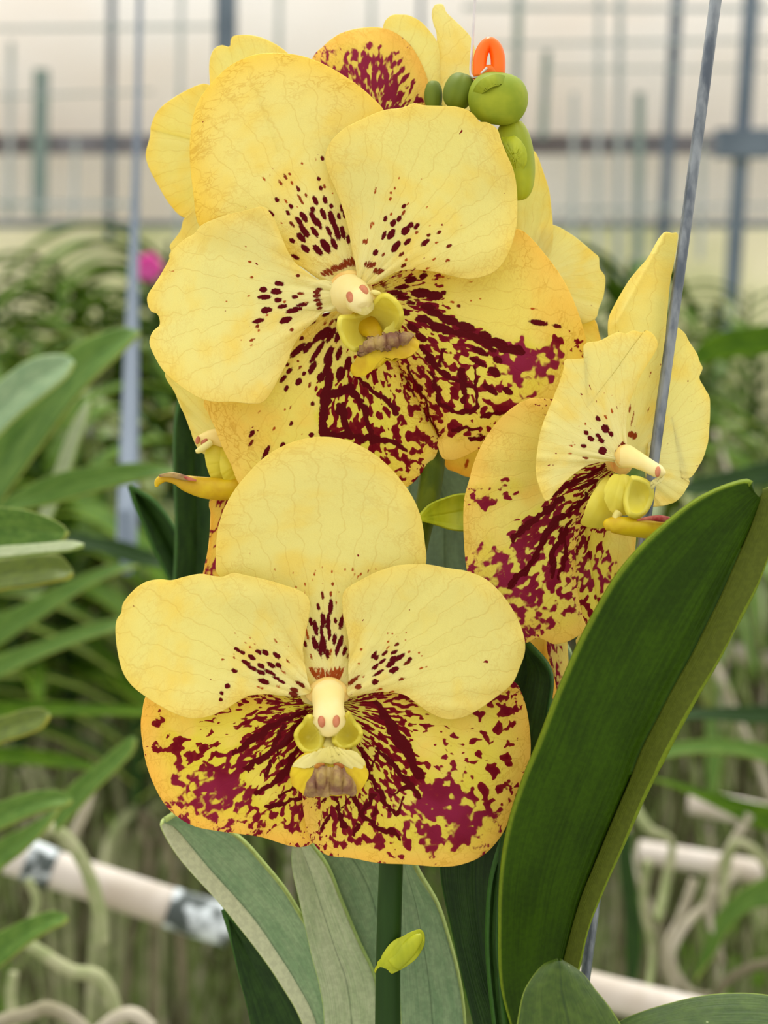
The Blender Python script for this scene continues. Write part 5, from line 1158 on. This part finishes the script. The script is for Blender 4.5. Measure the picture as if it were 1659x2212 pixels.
petal('lower_sepal', f7, [(950, 860), (955, 960), (963, 1008), (985, 1020), (1014, 1031), (1060, 1030), (1100, 980), (1080, 880), (1000, 820)], C7, w0=190, ruffle=3, rim=.7, gold=.4, pale=.0, net=.1, mat=M_SEPAL, n=120, m=36, spots=[(1008, 1002, 12, 4, .2)])

f8 = flower('flower', [(890, 1300, 60, 9), (1000, 1300, 120, 9), (1120, 1320, 140, 10), (1160, 1330, 140, 18)], M_PEDICEL, 'flower hidden behind the right-hand one, only orange sepal tips hanging below')
C8 = (1180, 1280)
petal('lower_sepal', f8, [(1150, 1330), (1135, 1370), (1139, 1400), (1151, 1428), (1165, 1448), (1178, 1463), (1188, 1484), (1195, 1510), (1204, 1490), (1200, 1450), (1186, 1410), (1182, 1370), (1178, 1330)], C8, w0=90, tilt=(.5, 0), ruffle=2, rim=.6, gold=.85, pale=0, net=.2, mat=M_SEPAL, n=120, m=30, label='folded orange sepal tip')
petal('lower_sepal', f8, [(1176, 1320), (1180, 1385), (1186, 1420), (1198, 1460), (1206, 1496), (1216, 1470), (1226, 1440), (1226, 1410), (1220, 1330), (1200, 1300)], C8, w0=80, tilt=(.3, 0), ruffle=2, rim=.2, gold=.1, pale=.4, net=.2, mat=M_SEPAL, n=120, m=40,
      den=[(1190, 1395, .6), (1205, 1400, .5), (1200, 1430, .5), (1212, 1440, .5), (1208, 1465, .45), (1222, 1390, .1), (1224, 1440, 0)], pur=[(1200, 1400, .8), (1210, 1460, .8)], label='purple-mottled sepal tip')
petal('lower_sepal', f8, [(1256, 1340), (1250, 1372), (1244, 1384), (1250, 1400), (1262, 1380), (1280, 1350), (1270, 1330)], C8, w0=60, ruffle=1, rim=.2, pale=.3, net=.1, mat=M_SEPAL, n=60, m=16)

# ---- buds
def seam(k, amp=.05, p0=0.0):
    return lambda ph, a: 1 - amp * max(0.0, math.cos(k * (a - p0))) ** 8 * math.sin(ph)

for (bx, by, bw, rx, ry, rw, ang, mt, lab) in [(992, 197, 60, 34, 40, 36, .3, M_BUD_DARK, 'dull green bud half hidden behind the two larger buds'), (1076, 213, 20, 65, 57, 56, .15, M_BUD, 'round green bud below the orange clip'),
                                               (1112, 345, 40, 43, 89, 48, -.10, M_BUD_LIME, 'oblong yellow-green bud hanging beside the petal'), (936, 208, 90, 20, 34, 22, 0, M_BUD_DARK, 'small dark bud tucked behind the spotted sepal'), (1046, 392, 66, 26, 34, 24, .3, M_BUD_DARK, None)]:
    b = blob('bud', bx, by, bw, rx, ry, rw, mt, orchid, ang=ang, seg=48, rings=40, sq=.72, shape=seam(3, .05, 1.2 + bx), label=lab)
    loft('pedicel', [(1010, 330 if by > 150 else 250, 80, 7), ((bx + 1010) / 2, (by + 320) / 2, bw + 20, 7), (bx, by + ry * .2, bw, 8)], M_BUD_DARK, b, seg=10)
petal('bud_scale', orchid, Z(740, 0, 2.9625, [(830, 640), (850, 560), (910, 500), (1000, 480), (1080, 510), (1060, 540), (1000, 545), (930, 570), (870, 620)]), (1076, 213), w0=-38, cup=20, ruffle=.5, mat=M_BUD, n=60, m=16, thick=.0006, label='overlapping tip of the bud')
petal('bud_scale', orchid, Z(740, 0, 2.9625, [(1020, 880), (1060, 862), (1120, 890), (1165, 950), (1175, 1020), (1150, 1090), (1110, 1160), (1085, 1090), (1050, 980)]), (1112, 345), w0=-12, cup=14, ruffle=1, mat=M_PEDICEL, n=60, m=16, thick=.0008, label='bright lime flap of the bud')

# ---- leaves of the plant
ribbon('leaf', [(1140, 2330), (1100, 2205), (1081, 2120), (1077, 2012), (1081, 1885), (1099, 1777), (1131, 1679), (1164, 1599), (1193, 1523), (1218, 1462), (1262, 1364), (1323, 1255), (1374, 1190), (1430, 1136), (1490, 1088), (1540, 1060), (1580, 1045), (1612, 1038), (1622, 1045)],
       [(1220, 2330), (1230, 2205), (1240, 2145), (1252, 2088), (1273, 2001), (1306, 1918), (1348, 1824), (1384, 1740), (1415, 1676), (1450, 1606), (1504, 1509), (1558, 1418), (1601, 1335), (1638, 1263), (1662, 1200), (1690, 1120), (1700, 1070), (1680, 1050), (1648, 1060)],
       [(1185, 2330), (1200, 2205), (1210, 2130), (1222, 2066), (1254, 1950), (1284, 1874), (1312, 1806), (1340, 1740), (1363, 1686), (1386, 1624), (1420, 1556), (1452, 1492), (1492, 1420), (1529, 1346), (1558, 1285), (1583, 1227), (1612, 1160), (1632, 1105), (1640, 1080)],
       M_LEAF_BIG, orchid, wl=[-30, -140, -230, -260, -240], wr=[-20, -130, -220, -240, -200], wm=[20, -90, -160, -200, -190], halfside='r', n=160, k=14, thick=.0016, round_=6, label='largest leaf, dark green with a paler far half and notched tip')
ribbon('leaf', [(1110, 2330), (1112, 2250), (1119, 2205), (1131, 2149), (1149, 2117), (1175, 2090), (1207, 2077)], [(1400, 2330), (1360, 2250), (1334, 2207), (1312, 2174), (1283, 2140), (1254, 2106), (1207, 2077)], None, M_LEAF_LOW, orchid, wl=-290, wr=-280, wm=-310, n=60, k=12, round_=4, label='rounded leaf tip at the bottom edge')
ribbon('leaf', [(1300, 2240), (1345, 2210), (1384, 2192), (1439, 2174), (1511, 2156), (1583, 2149), (1659, 2154), (1740, 2180)], [(1300, 2300), (1345, 2290), (1384, 2290), (1439, 2290), (1511, 2290), (1583, 2290), (1659, 2290), (1740, 2300)], None, M_LEAF_LOW, orchid, wl=-240, wr=-330, wm=-300, n=60, k=10, label='flecked leaf entering at the bottom right corner')
ribbon('leaf', [(1050, 2330), (1020, 2205), (1000, 2120), (975, 2010), (950, 1878), (960, 1760), (1000, 1640), (1060, 1520), (1110, 1430), (1130, 1380)], [(1200, 2330), (1170, 2205), (1120, 2120), (1100, 2010), (1110, 1878), (1140, 1760), (1170, 1640), (1185, 1540), (1190, 1450), (1130, 1380)], None, M_LEAF_DARK, orchid, wl=60, wr=20, wm=60, n=80, k=8, label='dark leaf behind the largest leaf')
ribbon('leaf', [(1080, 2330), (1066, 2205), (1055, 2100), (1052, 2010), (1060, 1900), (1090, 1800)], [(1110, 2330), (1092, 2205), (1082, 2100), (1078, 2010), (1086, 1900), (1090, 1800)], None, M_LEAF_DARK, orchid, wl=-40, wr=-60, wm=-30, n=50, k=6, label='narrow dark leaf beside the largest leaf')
ribbon('leaf', [(870, 2330), (866, 2205), (862, 2100), (858, 1990), (862, 1880), (870, 1800)], [(1012, 2330), (1003, 2182), (990, 2100), (972, 2032), (945, 1951), (900, 1875), (870, 1800)], None, M_LEAF_PALE, orchid, wl=160, wr=120, wm=150, n=60, k=8, label='grey-green leaf right of the spike')
ribbon('leaf', [(700, 2330), (700, 2205), (690, 2130), (672, 2060), (650, 1960), (630, 1860), (640, 1780)], [(830, 2330), (822, 2212), (810, 2110), (776, 2033), (737, 1941), (704, 1864), (640, 1780)], None, M_LEAF_CREAM, orchid, wl=200, wr=180, wm=200, n=60, k=8, label='pale leaf left of the spike')
ribbon('leaf', [(815, 2330), (812, 2205), (805, 2110), (772, 2033), (733, 1941), (700, 1864), (680, 1800)], [(880, 2330), (872, 2205), (870, 2100), (864, 1990), (850, 1880), (790, 1800), (680, 1800)], None, M_LEAF_PALE, orchid, wl=210, wr=240, wm=220, n=60, k=8, label='grey-green leaf just left of the spike')
ribbon('leaf', [(690, 2330), (650, 2205), (600, 2118), (560, 2060), (510, 1996), (470, 1947), (416, 1889), (380, 1845), (356, 1806), (347, 1782), (356, 1771)], [(740, 2330), (733, 2205), (714, 2110), (690, 2037), (655, 1984), (617, 1922), (570, 1864), (520, 1810), (450, 1765), (390, 1755), (356, 1771)],
       [(705, 2330), (684, 2205), (640, 2118), (600, 2055), (556, 1990), (510, 1936), (455, 1875), (414, 1825), (385, 1790), (366, 1776), (356, 1771)], M_LEAF_PALE, orchid, wl=240, wr=200, wm=250, halfside='l', n=90, k=8, label='grey-green leaf with a broad cream stripe, arching to the left')
ribbon('leaf', [(560, 2330), (540, 2205), (516, 2110), (496, 2020), (484, 1964)], [(690, 2330), (662, 2205), (610, 2110), (545, 2030), (484, 1964)], None, M_LEAF_DARK, orchid, wl=300, wr=300, wm=310, n=50, k=8, label='dark leaf under the striped one')
ribbon('leaf', [(905, 1620), (900, 1500), (890, 1350), (880, 1200), (880, 1050), (900, 900)], [(1060, 1620), (1060, 1500), (1050, 1350), (1040, 1200), (1030, 1050), (900, 900)], None, M_BLUEGREEN, orchid, wl=500, wr=500, wm=540, n=60, k=8, label='blurred blue-green leaf behind the spike')
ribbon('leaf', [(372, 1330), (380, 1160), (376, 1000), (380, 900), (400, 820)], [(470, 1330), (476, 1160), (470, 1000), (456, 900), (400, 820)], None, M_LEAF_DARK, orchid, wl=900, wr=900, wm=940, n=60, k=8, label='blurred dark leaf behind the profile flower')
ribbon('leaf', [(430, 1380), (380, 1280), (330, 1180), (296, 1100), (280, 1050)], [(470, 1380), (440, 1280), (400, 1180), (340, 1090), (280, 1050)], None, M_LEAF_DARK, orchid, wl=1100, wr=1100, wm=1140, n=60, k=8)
ribbon('leaf', [(1140, 1780), (1130, 1640), (1120, 1520), (1110, 1400), (1120, 1300)], [(1240, 1780), (1236, 1640), (1240, 1520), (1230, 1400), (1120, 1300)], None, M_BLUEGREEN, orchid, wl=420, wr=420, wm=440, n=60, k=8, label='blurred blue-green leaf behind the orange sepal tips')

# ---- rod, clip and string
rod = loft('metal_support_rod', [(1570, -180, -10, 13.2), (1546, 0, -8, 13), (1513, 250, 0, 12.6), (1480, 500, 4, 12.2), (1446, 750, 4, 12), (1412, 1000, 6, 11.6), (1380, 1240, 20, 11.4), (1346, 1500, 60, 11.2), (1306, 1800, 60, 11), (1270, 2070, 60, 11), (1240, 2300, 60, 11)], M_STEEL, None, seg=20, n=120,
           label='thin grey galvanised steel rod leaning beside the right-hand flower', cat='rod')
clip = empty('orange_plant_clip', W(1056, 140, 44), 'small bright orange plastic clip holding the spike above the green buds', 'clip')
loft('loop', [(1036, 168, 44, 15), (1036, 138, 44, 15), (1040, 116, 44, 14.5), (1048, 100, 44, 14), (1058, 94, 44, 14), (1068, 102, 44, 15), (1074, 118, 44, 16), (1076, 138, 44, 16), (1075, 168, 44, 16)], M_ORANGE, clip, seg=16, n=60, squash=1.3)
loft('catch', [(1036, 168, 40, 14), (1056, 152, 40, 12), (1076, 166, 40, 14)], M_ORANGE, clip, seg=14, n=24, squash=1.2)
loft('tie_string', [(1029, -60, 50, 3), (1025, 20, 48, 3), (1020, 100, 46, 3), (1017, 158, 44, 3), (1030, 166, 34, 2.6), (1040, 158, 26, 2.6), (1052, 146, 24, 2.6)], M_STRING, None, seg=10, n=60, label='thin white string running up from the orange clip', cat='string')
